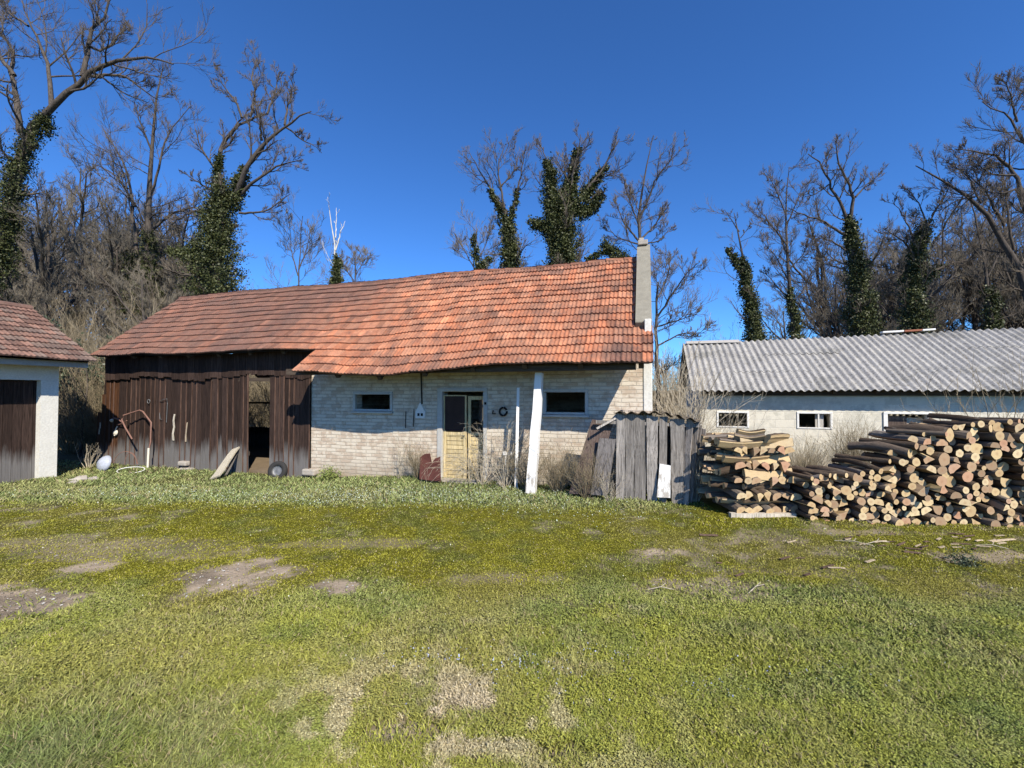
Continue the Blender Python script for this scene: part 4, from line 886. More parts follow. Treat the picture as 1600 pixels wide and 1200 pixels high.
# litter in front of the firewood
rs = np.random.RandomState(5)
for k in range(46):
    big = k < 3
    px, py = (rs.uniform(1230, 1560), rs.uniform(832, 858)) if k > 2 else [(1105, 834), (1560, 842), (1420, 862)][k]
    if k > 34: px, py = rs.uniform(1090, 1540), rs.uniform(850, 905)
    x, y = gpt(px, py); L = rs.uniform(.04, .16) if not big else [.20, .32, .14][k]; a = rs.uniform(-.5, .5); z = float(gh(x, y))+.012
    b = MB(); w = rs.uniform(.012, .028) if not big else .05; c = rs.uniform(.35, .7)
    b.board((-L/2*math.cos(a), -L/2*math.sin(a), 0), (L/2*math.cos(a), L/2*math.sin(a), rs.uniform(0, .012)), w, .008, w*rs.uniform(.4, 1), (c, c*.9, c*.75), 3, .004)
    pale = rs.rand() < .45
    ob = b.build('wood_chip', M['plank'] if pale else M['darkpanel'], None, col=True); ob.location = (x, y, z)
    if big: tag(ob, ['flat weathered bark slab on the lawn near the square firewood stack', 'long pale splinter on the lawn at the right edge', 'pale splinter lying below the tall firewood stack'][k], 'wood scrap')
    else: tag(ob, ('pale wood chip' if pale else 'dark bark chip')+' on the lawn in front of the firewood', 'wood chip', 'wood chips scattered before the firewood')
for k, (px, py, dx, dy) in enumerate([(1010, 920, 40, 0), (1165, 928, 25, -14), (1300, 845, 60, 8), (1345, 852, 40, -4), (1520, 850, 50, 6)]):
    x, y = gpt(px, py); x2, y2 = gpt(px+dx, py+dy); b = MB(); z = float(gh(x, y)); m_ = ((x+x2)/2, (y+y2)/2, z+.035); b.tube([(x, y, z+.012), m_, (x2, y2, z+.012)], .004, 5); b.tube([m_, (m_[0]+.06, m_[1]+.04, z+.05)], .003, 4)
    single(b, 'dry_twig', M['palestem'], ['thin dry twig lying alone in the middle of the lawn', 'forked dry twig on the bare soil strip', 'long brown stick before the low firewood', 'short stick among the wood chips', 'stick before the tall firewood near the right edge'][k], 'twig')
print('things ok')
# ------------------------------------------------------------------ trees
def resample(pts, k):
    pts = np.asarray(pts, float); d = np.concatenate([[0], np.cumsum(np.linalg.norm(np.diff(pts, axis=0), axis=1))]); u = np.linspace(0, d[-1], k)
    out = np.stack([np.interp(u, d, pts[:, i]) for i in range(3)], 1)
    for _ in range(2): out[1:-1] = out[1:-1]*.5+.25*(out[:-2]+out[2:])
    return out
def perp(t, rs):
    a = rs.randn(*t.shape); a -= (a*t).sum(-1, keepdims=True)*t; return a/(np.linalg.norm(a, axis=-1, keepdims=True)+1e-9)
def spawn(pts, rad, rs, m, lenf, ang, k, up=.25, wig=.16, rf=.6, t0=.25, rmin=.006, lmul=None):
    """m children on every polyline"""
    Nn, K, _ = pts.shape; L = np.linalg.norm(np.diff(pts, axis=1), axis=2).sum(1)
    L = L[:, None]; u = t0+(1-t0)*(np.arange(m)[None]+rs.rand(Nn, m))/m*.98; f = u*(K-1); i = np.clip(f.astype(int), 0, K-2); g = (f-i)[..., None]
    ar = np.arange(Nn)[:, None]; p = pts[ar, i]*(1-g)+pts[ar, i+1]*g; r0 = rad[ar, i]*(1-g[..., 0])+rad[ar, i+1]*g[..., 0]
    t = pts[ar, i+1]-pts[ar, i]; t /= np.linalg.norm(t, axis=-1, keepdims=True)+1e-9
    a = ang*(.7+.6*rs.rand(Nn, m))[..., None]; d = t*np.cos(a)+perp(t, rs)*np.sin(a)
    ln = np.minimum(L, (lmul or 99))*lenf*(.5+.8*rs.rand(Nn, m))*(1.15-.5*u); p = p.reshape(-1, 3); d = d.reshape(-1, 3); ln = ln.reshape(-1); r = np.maximum(r0.reshape(-1)*rf, rmin)
    out = [p]; st = (ln/(k-1))[:, None]
    for q in range(k-1):
        d = d+rs.randn(*d.shape)*wig+np.array([0, 0, up/(k-1)*2]); d /= np.linalg.norm(d, axis=1, keepdims=True); out.append(out[-1]+d*st)
    tap = np.linspace(1, .35, k)[None]; return np.stack(out, 1), np.maximum(r[:, None]*tap, rmin*.7)
def leaves(b, cen, rad, n, size, rs, clump=.25, flat=0.):
    """n leaf faces around a polyline of centres with given radii, gathered in clumps"""
    k = len(cen); nc = max(4, n//26); u = rs.rand(nc)*(k-1); i = np.clip(u.astype(int), 0, k-2); g = (u-i)[:, None]
    c = cen[i]*(1-g)+cen[i+1]*g; r = (rad[i]*(1-g[:, 0])+rad[i+1]*g[:, 0]); d = rs.randn(nc, 3); d /= np.linalg.norm(d, axis=1, keepdims=True)
    cc = c+d*(r*(.35+.72*rs.rand(nc)))[:, None]; tone = rs.rand(nc)
    w = rs.randint(0, nc, n); p = cc[w]+rs.randn(n, 3)*clump*(.35+.65*rs.rand(n))[:, None]*np.minimum(1, r[w]*1.6+.2)[:, None]
    a = rs.randn(n, 3); a /= np.linalg.norm(a, axis=1, keepdims=True); bb = perp(a, rs); s = size*(.6+.8*rs.rand(n))[:, None]
    V = np.stack([p-a*s, p+bb*s*.75, p+a*s, p-bb*s*.75], 1).reshape(-1, 3); j = np.arange(n)[:, None]*4
    col = np.clip(.15+.6*tone[w]+.3*rs.rand(n), 0, 1); b.add(V, np.concatenate([j, j+1, j+2, j+3], 1), np.repeat(np.stack([col]*3, 1), 4, 0))
def make_tree(name, label, cat, limbs, Y, seed, ivy=(), group=None, dens=1., tw=1., bark='bark', twig='twig', lens=(.36, .46, .55), up=.28, base=None, leafs=.075, world=False, rmin=.0075, maxl=9.):
    """limbs: list of (polyline in photo x,y with an optional depth offset, r0, r1); first is the trunk"""
    rs = np.random.RandomState(seed); PT = []; RD = []
    for li, (pl_, r0, r1) in enumerate(limbs):
        if not world: r0 *= .80 if li == 0 else .62; r1 *= .5
        if world: p = np.array(pl_, float)
        else:
            off = 0 if li == 0 else rs.uniform(-.5, .5); p = []
            for q, c in enumerate(pl_):
                dy = (c[2] if len(c) > 2 else 0)+(0 if li == 0 else off*q*.9); p.append(P(c[0], c[1], Y+dy))
            p = np.array(p)
        if li == 0:
            g = p[0].copy(); g[2] = float(gh(g[0], g[1]))-.1; g[0] += 0; p = np.concatenate([[g], p]) if p[0][2] > g[2]+.3 else p
        K = 12; q = resample(p, K); q[1:-1] += rs.randn(K-2, 3)*.035*np.array([1, 1, .6])*min(1, 2*r0/.2)
        PT.append(q); RD.append(np.linspace(r0, r1, K))
    PT = np.array(PT); RD = np.array(RD); o = PT[0][0].copy()
    root = empty(name, tuple(o)); tag(root, label, cat, group)
    b = MB(); v, f = tubes(PT[:1]-o, RD[:1], 9); b.add(v, f); b.build('trunk', M[bark], root, smooth=True)
    b = MB(); sub = PT[1:] if len(PT) > 1 else PT; sr = RD[1:] if len(PT) > 1 else RD
    if len(PT) > 1: v, f = tubes(PT[1:]-o, RD[1:], 7); b.add(v, f)
    tr, trr = PT[:1], RD[:1]
    A = spawn(sub, sr, rs, max(2, int(9*dens)), lens[0], .8, 7, up, .14, .5, .22, rmin*1.6, maxl); T = spawn(tr, trr, rs, int(9*dens), lens[0]*.75, 1.1, 7, up, .18, .3, .45, rmin*1.6, maxl)
    A = (np.concatenate([A[0], T[0]]), np.concatenate([A[1], T[1]])); v, f = tubes(A[0]-o, A[1], 5); b.add(v, f); b.build('limbs', M[bark], root, smooth=True)
    b = MB(); B = spawn(A[0], A[1], rs, max(2, int(7*tw)), lens[1], .7, 5, up, .15, .6, .2, rmin*1.15, 5.); v, f = tubes(B[0]-o, B[1], 4); b.add(v, f)
    Cc = spawn(B[0], B[1], rs, max(2, int(6*tw)), lens[2]*1.1, .6, 4, up, .10, .7, .15, rmin*.9, 3.); v, f = tubes(Cc[0]-o, Cc[1], 3); b.add(v, f)
    D = spawn(Cc[0], Cc[1], rs, 3, .75, .5, 3, up, .08, .8, .2, rmin*.55, 2.); v, f = tubes(D[0]-o, D[1], 3); b.add(v, f)
    b.build('crown', M[twig], root)
    for (pl_, w0, w1, n) in ivy:
        p = np.array([P(c[0], c[1], Y+(c[2] if len(c) > 2 else 0)) for c in pl_]) if not world else np.array(pl_, float); q = resample(p, 14); q += rs.randn(*q.shape)*.12*(w0+w1)/2
        b = MB(); wv = np.linspace(w0, w1, 14)*.82*(.75+.5*rs.rand(14)); leaves(b, q-o, wv, int(n*2.6), leafs*.66*Y/24 if not world else leafs, rs, .20*Y/24); b.build('ivy', M['ivy'], root, col=True)
    return root
M['tuft'] = m_leaf('tuft_leaves', (.12, .17, .04), (.30, .34, .09))
G = 'tall bare trees rising behind the barn roof'
make_tree('ivy_clad_tree', 'huge bare tree with ivied leaning trunk at the upper left edge', 'tree',
  [([(-45, 560), (-25, 420), (5, 330), (22, 245), (42, 190)], .52, .34), ([(42, 190), (75, 160), (118, 112), (160, 84), (225, 78), (262, 92)], .24, .05), ([(118, 112), (150, 110), (182, 106), (215, 135), (240, 150)], .13, .03),
   ([(118, 112), (124, 70), (130, 35), (150, 15), (165, -20)], .17, .06), ([(70, 160), (68, 110), (52, 62), (32, 30), (20, -10)], .16, .04), ([(20, 200), (16, 150), (2, 110), (10, 70), (-15, 40)], .2, .08), ([(125, 60), (140, 75), (165, 60), (190, 20)], .1, .03), ([(30, 30), (0, 10), (-30, -20)], .08, .03), ([(10, 110), (-30, 60), (-60, 20)], .14, .04)],
  19, 1, [([(-20, 420), (4, 340), (18, 265), (38, 215), (58, 175)], .95, .42, 6500), ([(-30, 450), (-10, 380)], .9, .8, 2600)], G, tw=1.15)
make_tree('ivy_clad_tree', 'tall upright bare tree with brushy tip left of the forked ivy tree', 'tree',
  [([(228, 500), (228, 420), (227, 350), (228, 270), (232, 180), (246, 95)], .36, .05), ([(215, 430), (205, 350), (198, 290), (185, 240), (150, 190)], .2, .04), ([(235, 355), (260, 332), (290, 322), (318, 318)], .14, .04), ([(230, 300), (255, 200), (290, 160)], .12, .03), ([(205, 320), (180, 275), (150, 255), (128, 250)], .12, .03), ([(230, 230), (212, 190), (200, 150)], .09, .03)],
  25, 2, [([(225, 490), (205, 430), (200, 400)], 1.5, .9, 4200), ([(232, 480), (230, 400), (228, 360)], .9, .35, 2200)], G, tw=1.1)
make_tree('ivy_clad_tree', 'great forked ivy tree with two curved limbs above the plank barn', 'tree',
  [([(332, 500), (335, 420), (342, 350), (345, 300)], .55, .40), ([(340, 310), (336, 260), (338, 228), (355, 198), (385, 176), (412, 172)], .24, .07), ([(355, 310), (372, 285), (378, 258), (402, 222), (440, 190), (482, 168)], .24, .05), ([(365, 305), (395, 280), (425, 255), (470, 245)], .15, .03),
   ([(372, 178), (362, 150), (340, 125), (330, 108)], .10, .03), ([(385, 176), (395, 140), (385, 110), (395, 85)], .11, .03), ([(405, 215), (400, 180), (385, 140)], .11, .03), ([(440, 190), (445, 160), (455, 120)], .1, .03), ([(440, 192), (470, 215), (498, 228)], .08, .02), ([(335, 300), (310, 285), (280, 265)], .11, .03), ([(330, 330), (300, 325), (262, 350)], .14, .03), ([(370, 330), (410, 330), (450, 300)], .10, .03), ([(412, 172), (425, 135), (430, 105)], .09, .03)],
  22, 3, [([(330, 480), (335, 420), (340, 350), (340, 300)], 1.75, .95, 12000), ([(342, 310), (336, 270), (337, 240)], .42, .22, 1500), ([(355, 320), (372, 285), (378, 262)], .5, .25, 1700), ([(320, 400), (290, 398), (262, 392)], .55, .3, 1200)], G, dens=1.1, tw=1.25, lens=(.30, .42, .52))
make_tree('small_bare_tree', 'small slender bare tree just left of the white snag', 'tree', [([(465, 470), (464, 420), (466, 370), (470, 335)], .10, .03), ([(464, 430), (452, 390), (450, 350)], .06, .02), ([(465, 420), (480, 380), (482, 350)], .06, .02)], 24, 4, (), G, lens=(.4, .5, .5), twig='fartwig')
make_tree('white_snag', 'thin white dead snag with ivy foot beside the roof ridge', 'tree', [([(524, 470), (523, 430), (522, 385), (515, 345), (511, 318)], .16, .03), ([(522, 390), (530, 360), (537, 343)], .07, .02), ([(522, 370), (523, 345), (523, 322)], .05, .02)], 22, 5, [([(524, 460), (525, 430), (526, 400)], .40, .22, 1300)], None, dens=.35, tw=.5, bark='whitebark', twig='whitebark', lens=(.2, .3, .4))
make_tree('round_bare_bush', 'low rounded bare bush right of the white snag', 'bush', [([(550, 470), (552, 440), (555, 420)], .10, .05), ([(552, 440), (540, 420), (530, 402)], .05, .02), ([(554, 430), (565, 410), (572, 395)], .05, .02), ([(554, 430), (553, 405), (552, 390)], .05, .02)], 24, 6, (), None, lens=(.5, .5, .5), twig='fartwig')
make_tree('ivy_clad_tree', 'ivied bare tree left of the darkest ivy mass above the roof', 'tree',
  [([(800, 470), (800, 410), (795, 360), (790, 325)], .34, .22), ([(790, 330), (768, 298), (748, 262), (732, 232)], .13, .03), ([(790, 330), (780, 285), (778, 245), (790, 220)], .12, .03), ([(800, 335), (808, 295), (818, 255), (812, 235)], .12, .03), ([(780, 290), (800, 270), (808, 250)], .07, .02)],
  24, 7, [([(803, 440), (799, 395), (795, 350)], .75, .42, 4200), ([(793, 350), (775, 312), (765, 295)], .32, .15, 900), ([(797, 345), (806, 310), (810, 290)], .25, .12, 600)], G, lens=(.36, .45, .5))
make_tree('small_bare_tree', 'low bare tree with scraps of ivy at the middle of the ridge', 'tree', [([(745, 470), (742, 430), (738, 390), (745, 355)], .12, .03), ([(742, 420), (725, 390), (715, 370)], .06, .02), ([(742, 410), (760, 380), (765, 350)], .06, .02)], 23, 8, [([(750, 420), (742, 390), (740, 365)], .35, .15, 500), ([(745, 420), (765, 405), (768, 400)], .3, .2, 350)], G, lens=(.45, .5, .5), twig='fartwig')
make_tree('ivy_clad_tree', 'thickest tree above the ridge wholly wrapped in dark ivy', 'tree',
  [([(880, 480), (880, 410), (878, 350), (876, 310)], .5, .35), ([(868, 330), (862, 290), (857, 255), (850, 225)], .16, .04), ([(885, 320), (895, 280), (903, 240), (908, 205)], .17, .04), ([(892, 330), (915, 295), (940, 265), (970, 212)], .17, .04), ([(900, 310), (925, 310), (940, 290)], .1, .04), ([(875, 310), (885, 270), (880, 235)], .1, .03), ([(850, 230), (838, 215)], .05, .02)],
  23, 9, [([(880, 455), (880, 400), (876, 350), (872, 310)], 1.22, .85, 12500), ([(866, 330), (861, 285), (857, 248)], .62, .24, 2400), ([(885, 330), (895, 275), (904, 228)], .62, .22, 3000), ([(895, 330), (925, 290), (948, 258)], .5, .2, 2400), ([(905, 335), (930, 318), (942, 298)], .42, .3, 1500), ([(868, 360), (845, 350), (832, 345)], .5, .3, 1200), ([(878, 320), (888, 280)], .5, .25, 1200)], G, lens=(.36, .45, .5))
make_tree('bare_tree', 'bare tree with round brushy middle right behind the gable parapet', 'tree',
  [([(1000, 480), (1000, 400), (1000, 345), (1003, 300), (1005, 260), (1022, 214)], .26, .03), ([(1001, 340), (1018, 300), (1030, 268), (1062, 236)], .11, .02), ([(1000, 350), (985, 310), (975, 270)], .07, .02), ([(1000, 375), (975, 345), (962, 310)], .09, .02), ([(1000, 375), (1025, 350), (1042, 320)], .09, .02), ([(1000, 360), (1000, 330), (990, 300)], .07, .02), ([(1000, 380), (965, 370), (950, 350)], .07, .02), ([(1000, 380), (1035, 375), (1050, 350)], .07, .02)],
  22, 10, [([(975, 410), (955, 390), (945, 380)], .45, .35, 1300), ([(940, 395), (920, 405)], .3, .2, 400)], G, lens=(.38, .45, .5))
make_tree('bare_tree', 'spreading bare tree between the gable parapet and the low outbuilding', 'tree',
  [([(1030, 640), (1028, 560), (1024, 500), (1030, 440)], .14, .05), ([(1025, 500), (1045, 470), (1070, 430), (1092, 410)], .06, .02), ([(1027, 510), (1060, 500), (1090, 490)], .05, .015), ([(1027, 470), (1045, 430), (1050, 395)], .05, .015), ([(1028, 540), (1065, 520), (1105, 520)], .05, .015)],
  14.5, 11, (), None, lens=(.4, .5, .5), rmin=.006)
GR = 'tall bare trees beyond the low outbuilding'
make_tree('ivy_clad_tree', 'short leaning ivied tree standing alone at the left end of the outbuilding roof', 'tree',
  [([(1183, 600), (1181, 520), (1172, 460), (1163, 410), (1158, 355), (1150, 330)], .26, .03), ([(1165, 420), (1150, 400), (1140, 388)], .10, .05), ([(1158, 360), (1145, 340), (1135, 325)], .05, .02), ([(1160, 370), (1175, 350)], .04, .02)],
  22, 12, [([(1185, 545), (1180, 500), (1170, 455), (1164, 405)], .62, .24, 5200), ([(1162, 425), (1148, 402), (1140, 388)], .28, .16, 700)], GR, dens=.7, tw=.8)
make_tree('ivy_clad_tree', 'slim straight bare tree with ivied foot right of the lone leaning one', 'tree',
  [([(1243, 600), (1242, 520), (1235, 440), (1230, 370), (1232, 310), (1238, 258)], .22, .03), ([(1236, 440), (1215, 400), (1195, 375)], .08, .02), ([(1232, 380), (1205, 345), (1185, 320)], .08, .02), ([(1233, 350), (1250, 310), (1262, 280)], .07, .02), ([(1235, 420), (1255, 400), (1275, 370)], .06, .02), ([(1230, 330), (1215, 290), (1205, 270)], .06, .02), ([(1238, 470), (1215, 445), (1195, 420)], .07, .02)],
  23, 13, [([(1244, 550), (1243, 500), (1237, 450)], .42, .2, 2200)], GR)
make_tree('ivy_clad_tree', 'largest forked ivied tree beyond the outbuilding with twisted top', 'tree',
  [([(1352, 610), (1350, 520), (1340, 430), (1332, 370), (1330, 335)], .42, .22), ([(1330, 345), (1315, 310), (1300, 280), (1288, 245), (1268, 236)], .14, .04), ([(1330, 345), (1342, 310), (1325, 270), (1310, 240), (1312, 215)], .15, .04), ([(1342, 305), (1360, 285), (1382, 268)], .08, .02), ([(1325, 365), (1295, 345), (1265, 335), (1235, 322)], .12, .03), ([(1325, 390), (1300, 372), (1270, 370)], .08, .02), ([(1300, 285), (1280, 300), (1262, 305)], .06, .02), ([(1325, 420), (1290, 410), (1270, 400)], .06, .02)],
  22, 14, [([(1356, 560), (1350, 510), (1342, 440), (1335, 380), (1332, 335)], 1.05, .30, 9000)], GR, lens=(.32, .42, .5))
make_tree('ivy_clad_tree', 'ivied tree with a thick right arm beyond the middle of the outbuilding', 'tree',
  [([(1430, 610), (1430, 520), (1430, 450), (1436, 400), (1452, 350), (1468, 325)], .32, .06), ([(1432, 460), (1455, 425), (1485, 412), (1515, 405)], .16, .04), ([(1436, 400), (1410, 370), (1385, 355)], .09, .02), ([(1440, 390), (1420, 340), (1400, 310)], .08, .02), ([(1455, 350), (1440, 310), (1420, 290)], .07, .02), ([(1462, 335), (1485, 300), (1495, 280)], .07, .02), ([(1430, 430), (1400, 420), (1375, 415)], .08, .02)],
  21, 15, [([(1430, 550), (1430, 500), (1431, 440), (1438, 395), (1455, 345)], .8, .3, 6500), ([(1435, 455), (1455, 430), (1475, 415)], .35, .2, 900)], GR, lens=(.34, .45, .5))
make_tree('bare_tree', 'bare tree curving left with long arched limb near the right edge', 'tree',
  [([(1640, 620), (1615, 470), (1590, 400), (1570, 345), (1535, 310), (1490, 280), (1438, 255)], .34, .04), ([(1575, 350), (1545, 290), (1510, 260)], .1, .02), ([(1590, 390), (1580, 320), (1575, 260)], .1, .02), ([(1530, 305), (1500, 310), (1475, 330)], .07, .02), ([(1540, 315), (1520, 270), (1490, 250)], .07, .02)],
  20, 16, (), GR, tw=1.1)
make_tree('ivy_clad_tree', 'upright bare tree with ivied foot before the right edge', 'tree',
  [([(1562, 610), (1556, 510), (1545, 420), (1535, 350), (1520, 300)], .22, .04), ([(1545, 410), (1520, 380), (1500, 350)], .08, .02), ([(1548, 430), (1570, 390), (1585, 350)], .08, .02), ([(1538, 360), (1555, 320), (1560, 280)], .07, .02)],
  24, 17, [([(1560, 560), (1556, 500), (1550, 450)], .5, .28, 2600)], GR)
make_tree('bare_tree', 'massive bare crown entering from the upper right edge', 'tree',
  [([(1690, 640), (1665, 500), (1640, 400), (1615, 330), (1600, 290)], .42, .22), ([(1605, 300), (1590, 255), (1560, 235), (1500, 228)], .13, .03), ([(1610, 310), (1620, 240), (1595, 185), (1565, 160), (1545, 152)], .15, .03), ([(1620, 260), (1640, 180), (1620, 110)], .13, .03), ([(1595, 270), (1560, 270), (1530, 250)], .08, .02), ([(1600, 185), (1590, 140), (1580, 110)], .07, .02), ([(1605, 290), (1570, 300), (1540, 295)], .08, .02)],
  18, 18, (), GR, tw=1.2)
# woodland behind: a few kinds, copied tree by tree
def wild_limbs(rs, H, spread, fork):
    p = [np.zeros(3)]; d = np.array([rs.randn()*.08, rs.randn()*.08, 1.]); n = 6
    for k in range(n): d = d+np.array([rs.randn()*.09, rs.randn()*.09, .1]); d /= np.linalg.norm(d); p.append(p[-1]+d*H*.85/n)
    L = [(p, H*.016, H*.004)]
    for k in range(fork):
        i = rs.randint(2, n-1); a = rs.rand()*6.28; dd = np.array([math.cos(a)*spread, math.sin(a)*spread, .85]); q = [p[i]]
        for z in range(4): dd = dd+np.array([rs.randn()*.14, rs.randn()*.14, .15]); dd /= np.linalg.norm(dd); q.append(q[-1]+dd*H*.11)
        L.append((q, H*.0075, H*.0022))
    return L
def copy_tree(o, loc, rz, sc, lab=None, grp=None):
    c = o.copy(); COL.objects.link(c); c.location = loc; c.rotation_euler = (0, 0, rz); c.scale = (sc, sc, sc)
    if lab: c['label'] = lab
    if grp: c['group'] = grp
    for ch in o.children:
        d = ch.copy(); COL.objects.link(d); d.parent = c
    return c
WL = []
_gh = gh
gh = lambda x, y: np.zeros_like(np.asarray(x, float))-0.0
for k in range(5):
    rs = np.random.RandomState(40+k); H = [15, 14, 16, 12, 10][k]
    iv = [([np.array([0, 0, .0]), np.array([.1, 0, 3]), np.array([.1, .1, H*.45])], .55, .2, 2600)] if k in (1, 3) else ()
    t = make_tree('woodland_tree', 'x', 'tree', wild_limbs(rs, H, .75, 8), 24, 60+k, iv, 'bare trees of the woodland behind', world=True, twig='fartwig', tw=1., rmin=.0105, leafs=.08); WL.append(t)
gh = _gh
GL = ['bare grey woodland tree in the thicket behind the ', 'bare woodland tree with a thin ivied stem behind the ']
spots = []
rs = np.random.RandomState(77)
def place_wood(n, px0, px1, Y0, Y1, where, sc0=.7, sc1=1.05, kinds=(0, 1, 2, 3, 4)):
    for k in range(n):
        px = px0+(px1-px0)*(k+rs.uniform(.1, .9))/n; Y = rs.uniform(Y0, Y1); x = (px-800)/F*Y; z = float(gh(x, Y))-.15; kd = kinds[rs.randint(len(kinds))]; sc = rs.uniform(sc0, sc1)
        spots.append((kd, (x, Y, z), rs.uniform(0, 6.28), sc, GL[1 if kd in (1, 3) else 0]+where))
place_wood(15, -120, 330, 26, 38, 'garage and plank barn', .75, 1.05)
place_wood(9, -100, 300, 20, 26, 'garage and plank barn', .5, .75, (3, 4, 0))
place_wood(5, 340, 470, 30, 40, 'ridge of the plank barn', .38, .55)
place_wood(3, 500, 600, 34, 40, 'ridge of the plank barn', .3, .4)
place_wood(6, 1230, 1420, 28, 40, 'low outbuilding', .62, .85)
place_wood(14, 1380, 1720, 26, 42, 'low outbuilding', .8, 1.15)
place_wood(7, 1250, 1640, 23, 28, 'low outbuilding', .45, .6, (3, 4))
place_wood(3, 1100, 1220, 36, 42, 'low outbuilding', .35, .45, (3, 4))
place_wood(10, -130, 330, 30, 40, 'garage and plank barn', .8, 1.1, (0, 2, 4))
place_wood(10, 1300, 1720, 32, 44, 'low outbuilding', .8, 1.0, (0, 2, 4))
place_wood(4, 985, 1110, 36, 44, 'gap right of the barn gable', .3, .4, (3, 4))
ORD = 'first second third fourth fifth sixth seventh eighth ninth tenth eleventh twelfth thirteenth fourteenth fifteenth sixteenth seventeenth eighteenth nineteenth twentieth'.split()
spots.sort(key=lambda q: q[1][0]/q[1][1]); seen = {}; tmp = []
for q in spots:
    m = seen.get(q[4], 0); seen[q[4]] = m+1
    tmp.append((*q[:4], (ORD[m] if m < 20 else ORD[m % 20]+' last')+' from the left '+q[4].replace('woodland tree in the thicket', 'far tree').replace('woodland tree with a thin ivied stem', 'ivied far tree')))
spots = tmp
for k, (kd, loc, rz, sc, lab) in enumerate(spots):
    o = WL[kd]
    if 'done' not in o: o['done'] = 1; o.location = loc; o.rotation_euler = (0, 0, rz); o.scale = (sc,)*3; o['label'] = lab
    else: copy_tree(o, loc, rz, sc, lab)
for o in SC.objects:
    if 'done' in o: del o['done']
# shrubs: many upright stems from one stool
def shrub(name, n, H, spread, mat, seed, r=.012, tw=4, up=.35, parent=None, leaf=0, lmat='bushleaf', lsz=.03, k=7):
    rs = np.random.RandomState(seed); a = rs.rand(n)*6.28; q = rs.rand(n)**.6; d = np.stack([np.cos(a)*q*spread, np.sin(a)*q*spread, np.ones(n)], 1); d /= np.linalg.norm(d, axis=1, keepdims=True)
    p = np.stack([np.cos(a)*q*.15*spread*H*.5, np.sin(a)*q*.15*spread*H*.5, np.zeros(n)-.05], 1); L = H*(.55+.5*rs.rand(n)); out = [p]
    for i in range(k-1): d = d+rs.randn(n, 3)*.13+np.array([0, 0, (up-.2)*.3]); d /= np.linalg.norm(d, axis=1, keepdims=True); out.append(out[-1]+d*(L/(k-1))[:, None])
    A = np.stack(out, 1), r*np.linspace(1, .35, k)[None]*(.6+.7*rs.rand(n))[:, None]
    b = MB(); v, f = tubes(*A, 5); b.add(v, f); B = spawn(A[0], A[1], rs, tw, .38, .6, 5, up, .2, .6, .25, r*.35); v, f = tubes(*B, 3); b.add(v, f)
    if tw > 2: D = spawn(B[0], B[1], rs, 3, .5, .6, 3, up, .2, .7, .2, r*.28); v, f = tubes(*D, 3); b.add(v, f)
    if not leaf: return b.build(name, M[mat], parent)
    root = empty(name); b.build('stems', M[mat], root); b = MB(); pts = B[0].reshape(-1, 3); w = rs.randint(0, len(pts), leaf); p = pts[w]+rs.randn(leaf, 3)*.05
    aa = rs.randn(leaf, 3); aa /= np.linalg.norm(aa, axis=1, keepdims=True); bb = perp(aa, rs); s = lsz*(.6+.8*rs.rand(leaf))[:, None]
    V = np.stack([p-aa*s, p+bb*s*.5, p+aa*s, p-bb*s*.5], 1).reshape(-1, 3); j = np.arange(leaf)[:, None]*4; b.add(V, np.concatenate([j, j+1, j+2, j+3], 1), np.repeat(rs.rand(leaf, 1)*np.ones((1, 3)), 4, 0)); b.build('leaves', M[lmat], root, col=True); return root
brush = [shrub('thicket_bush', 55, 3.6, .55, 'shrub', 200+k, .016, 6) for k in range(3)]
rs = np.random.RandomState(9); cnt = 0
def put_brush(n, px0, px1, Y0, Y1, where, s0=.7, s1=1.2, which=(0, 1, 2)):
    global cnt
    for k in range(n):
        px = px0+(px1-px0)*(k+rs.rand())/n; Y = rs.uniform(Y0, Y1); x = (px-800)/F*Y; q = which[rs.randint(len(which))]; o = brush[q]; sc = rs.uniform(s0, s1)
        if 'label' in o: o = o.copy(); COL.objects.link(o)
        o.location = (x, Y, float(gh(x, Y))-.05); o.rotation_euler = (0, 0, rs.rand()*6.28); o.scale = (sc, sc, sc); tag(o, 'bare brownish thicket bush behind the '+where, 'bush', 'thicket bushes behind the '+where)
put_brush(22, -60, 330, 15.5, 21, 'garage and plank barn', .9, 1.35); put_brush(16, -80, 300, 21, 26, 'garage and plank barn', 1.2, 1.7)
put_brush(7, 95, 165, 12.6, 15, 'gap between garage and barn', .6, .9)
put_brush(5, 340, 480, 16, 20, 'opening and ridge of the barn', .7, 1.0)
put_brush(16, 1100, 1700, 24, 30, 'low outbuilding', 1.1, 1.6); put_brush(4, 1010, 1110, 22, 27, 'gap right of the barn gable', .8, 1.1)
e = shrub('evergreen_bush', 40, 3.0, .7, 'shrub', 300, .014, 5, leaf=9000, lsz=.045); e.location = (-12.2, 14.2, -.1); tag(e, 'dark leafy bush spilling over between the garage roof and the barn', 'bush')
e = shrub('evergreen_bush', 34, 2.7, .8, 'shrub', 301, .014, 5, leaf=8000, lsz=.045); e.location = (-14.3, 13.6, .9); tag(e, 'dark leafy bush showing just above the garage ridge', 'bush')
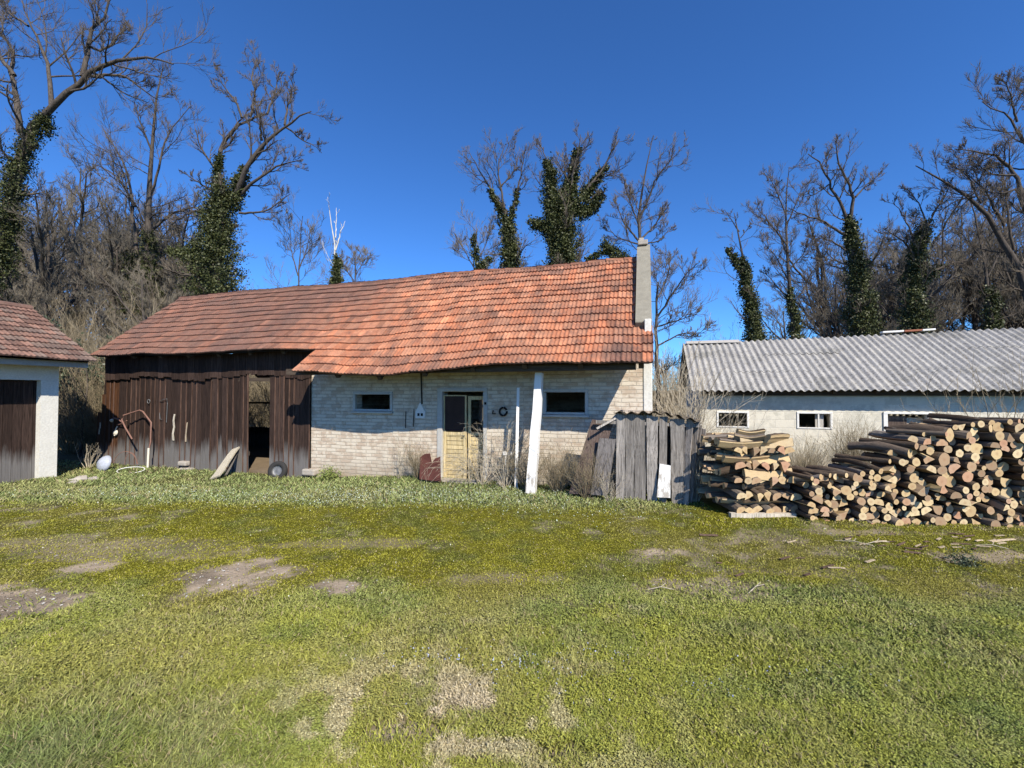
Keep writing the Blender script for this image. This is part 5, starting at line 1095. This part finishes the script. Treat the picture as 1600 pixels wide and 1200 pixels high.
# bare black sapling in the gap
make_tree('dark_sapling', 'dark crooked sapling in the gap between the garage and the barn', 'sapling', [([(128, 700), (132, 640), (140, 600), (130, 560)], .05, .02), ([(135, 620), (118, 600), (108, 575)], .02, .008), ([(133, 650), (115, 630), (100, 625)], .02, .008)], 12.3, 30, (), None, dens=.5, tw=.5, rmin=.004)
def tw_plant(name, px, py, Yo, H, n, mat, lab, cat, spread=.5, r=.005, seed=1, tw=4, up=.3, leaf=0, **k):
    o = shrub(name, n, H, spread, mat, seed, r, tw, up, leaf=leaf, **k); x = (px-800)/F*Yo; o.location = (x, Yo, float(gh(x, Yo))); return tag(o, lab, cat)
tw_plant('pale_thicket', 1068, 0, 9.2, 2.6, 46, 'palestem', 'pale upright thicket of whips right of the barn corner', 'bush', .33, .011, 401, 4)
tw_plant('pale_thicket', 1100, 0, 8.8, 1.9, 30, 'palestem', 'lower pale thicket spreading behind the hutch roof', 'bush', .7, .009, 402, 4)
tw_plant('pale_thicket', 1035, 0, 10.2, 3.2, 22, 'palestem', 'tall thin whips rising close beside the barn gable', 'bush', .22, .012, 403, 3)
tw_plant('dry_vine', 752, 0, 8.05, 1.3, 30, 'palestem', 'dry drooping vine tangle beside the yellow door', 'vine', .55, .007, 404, 5, -.5)
tw_plant('dry_vine', 790, 0, 7.75, 1.3, 34, 'palestem', 'brown dry vine tangle between the door and the thin stake', 'vine', .5, .007, 405, 5, -.3)
tw_plant('dry_weeds', 655, 0, 8.35, .75, 60, 'shrub', 'thin dry weeds left of the rusty sheet', 'weeds', .55, .004, 406, 4)
tw_plant('dry_weeds', 625, 0, 8.5, .85, 14, 'palestem', 'tallest sparse dry weeds under the left window', 'weeds', .3, .004, 407, 4)
tw_plant('dry_weeds', 822, 0, 7.55, .85, 60, 'shrub', 'dry brown weeds around the foot of the leaning post', 'weeds', .6, .004, 408, 4)
tw_plant('dry_weeds', 870, 0, 7.35, .85, 90, 'shrub', 'wide patch of dry weeds under the right window', 'weeds', .7, .004, 409, 4)
tw_plant('dry_weeds', 915, 0, 6.95, .9, 80, 'shrub', 'dense dry weeds in front of the dark brown board', 'weeds', .6, .004, 410, 5)
tw_plant('dry_weeds', 950, 0, 6.7, .5, 16, 'palestem', 'small dry weeds at the left foot of the hutch', 'weeds', .5, .004, 411, 4)
tw_plant('dry_weeds', 1085, 0, 6.7, .75, 22, 'palestem', 'pale dry weeds between the hutch and the firewood', 'weeds', .5, .004, 412, 4)
tw_plant('dry_weeds', 1255, 0, 9.8, 1.35, 90, 'shrub', 'dry creeper against the outbuilding wall below its second window', 'weeds', .55, .006, 413, 4)
tw_plant('dry_weeds', 1335, 0, 9.7, 1.6, 150, 'shrub', 'largest pale heap of dry creeper left of the outbuilding door', 'weeds', .35, .006, 414, 5)
tw_plant('dry_weeds', 1130, 0, 10.2, 1.9, 20, 'palestem', 'thin pale twigs crossing the first outbuilding window', 'weeds', .7, .007, 415, 3)
tw_plant('bare_shrub', 1560, 0, 7.4, 2.3, 22, 'shrub', 'bare twiggy shrub standing behind the tall right end of the firewood', 'bush', .65, .010, 416, 4)
tw_plant('dry_weeds', 140, 0, 10.6, .75, 12, 'palestem', 'dry sticks at the left foot of the plank wall', 'weeds', .6, .006, 417, 3)
tw_plant('green_tuft', 515, 0, 8.95, .28, 50, 'shrub', 'bright green weed tuft at the foot of the brick wall', 'weeds', .9, .003, 418, 3, leaf=1500, lmat='tuft', lsz=.018) if 'tuft' in M else None
tw_plant('green_tuft', 1500, 0, 4.25, .10, 60, 'shrub', 'small dark green tuft on the lawn below the tall firewood', 'weeds', 1.6, .002, 419, 3, leaf=1400, lmat='bushleaf', lsz=.010)
print('trees ok')
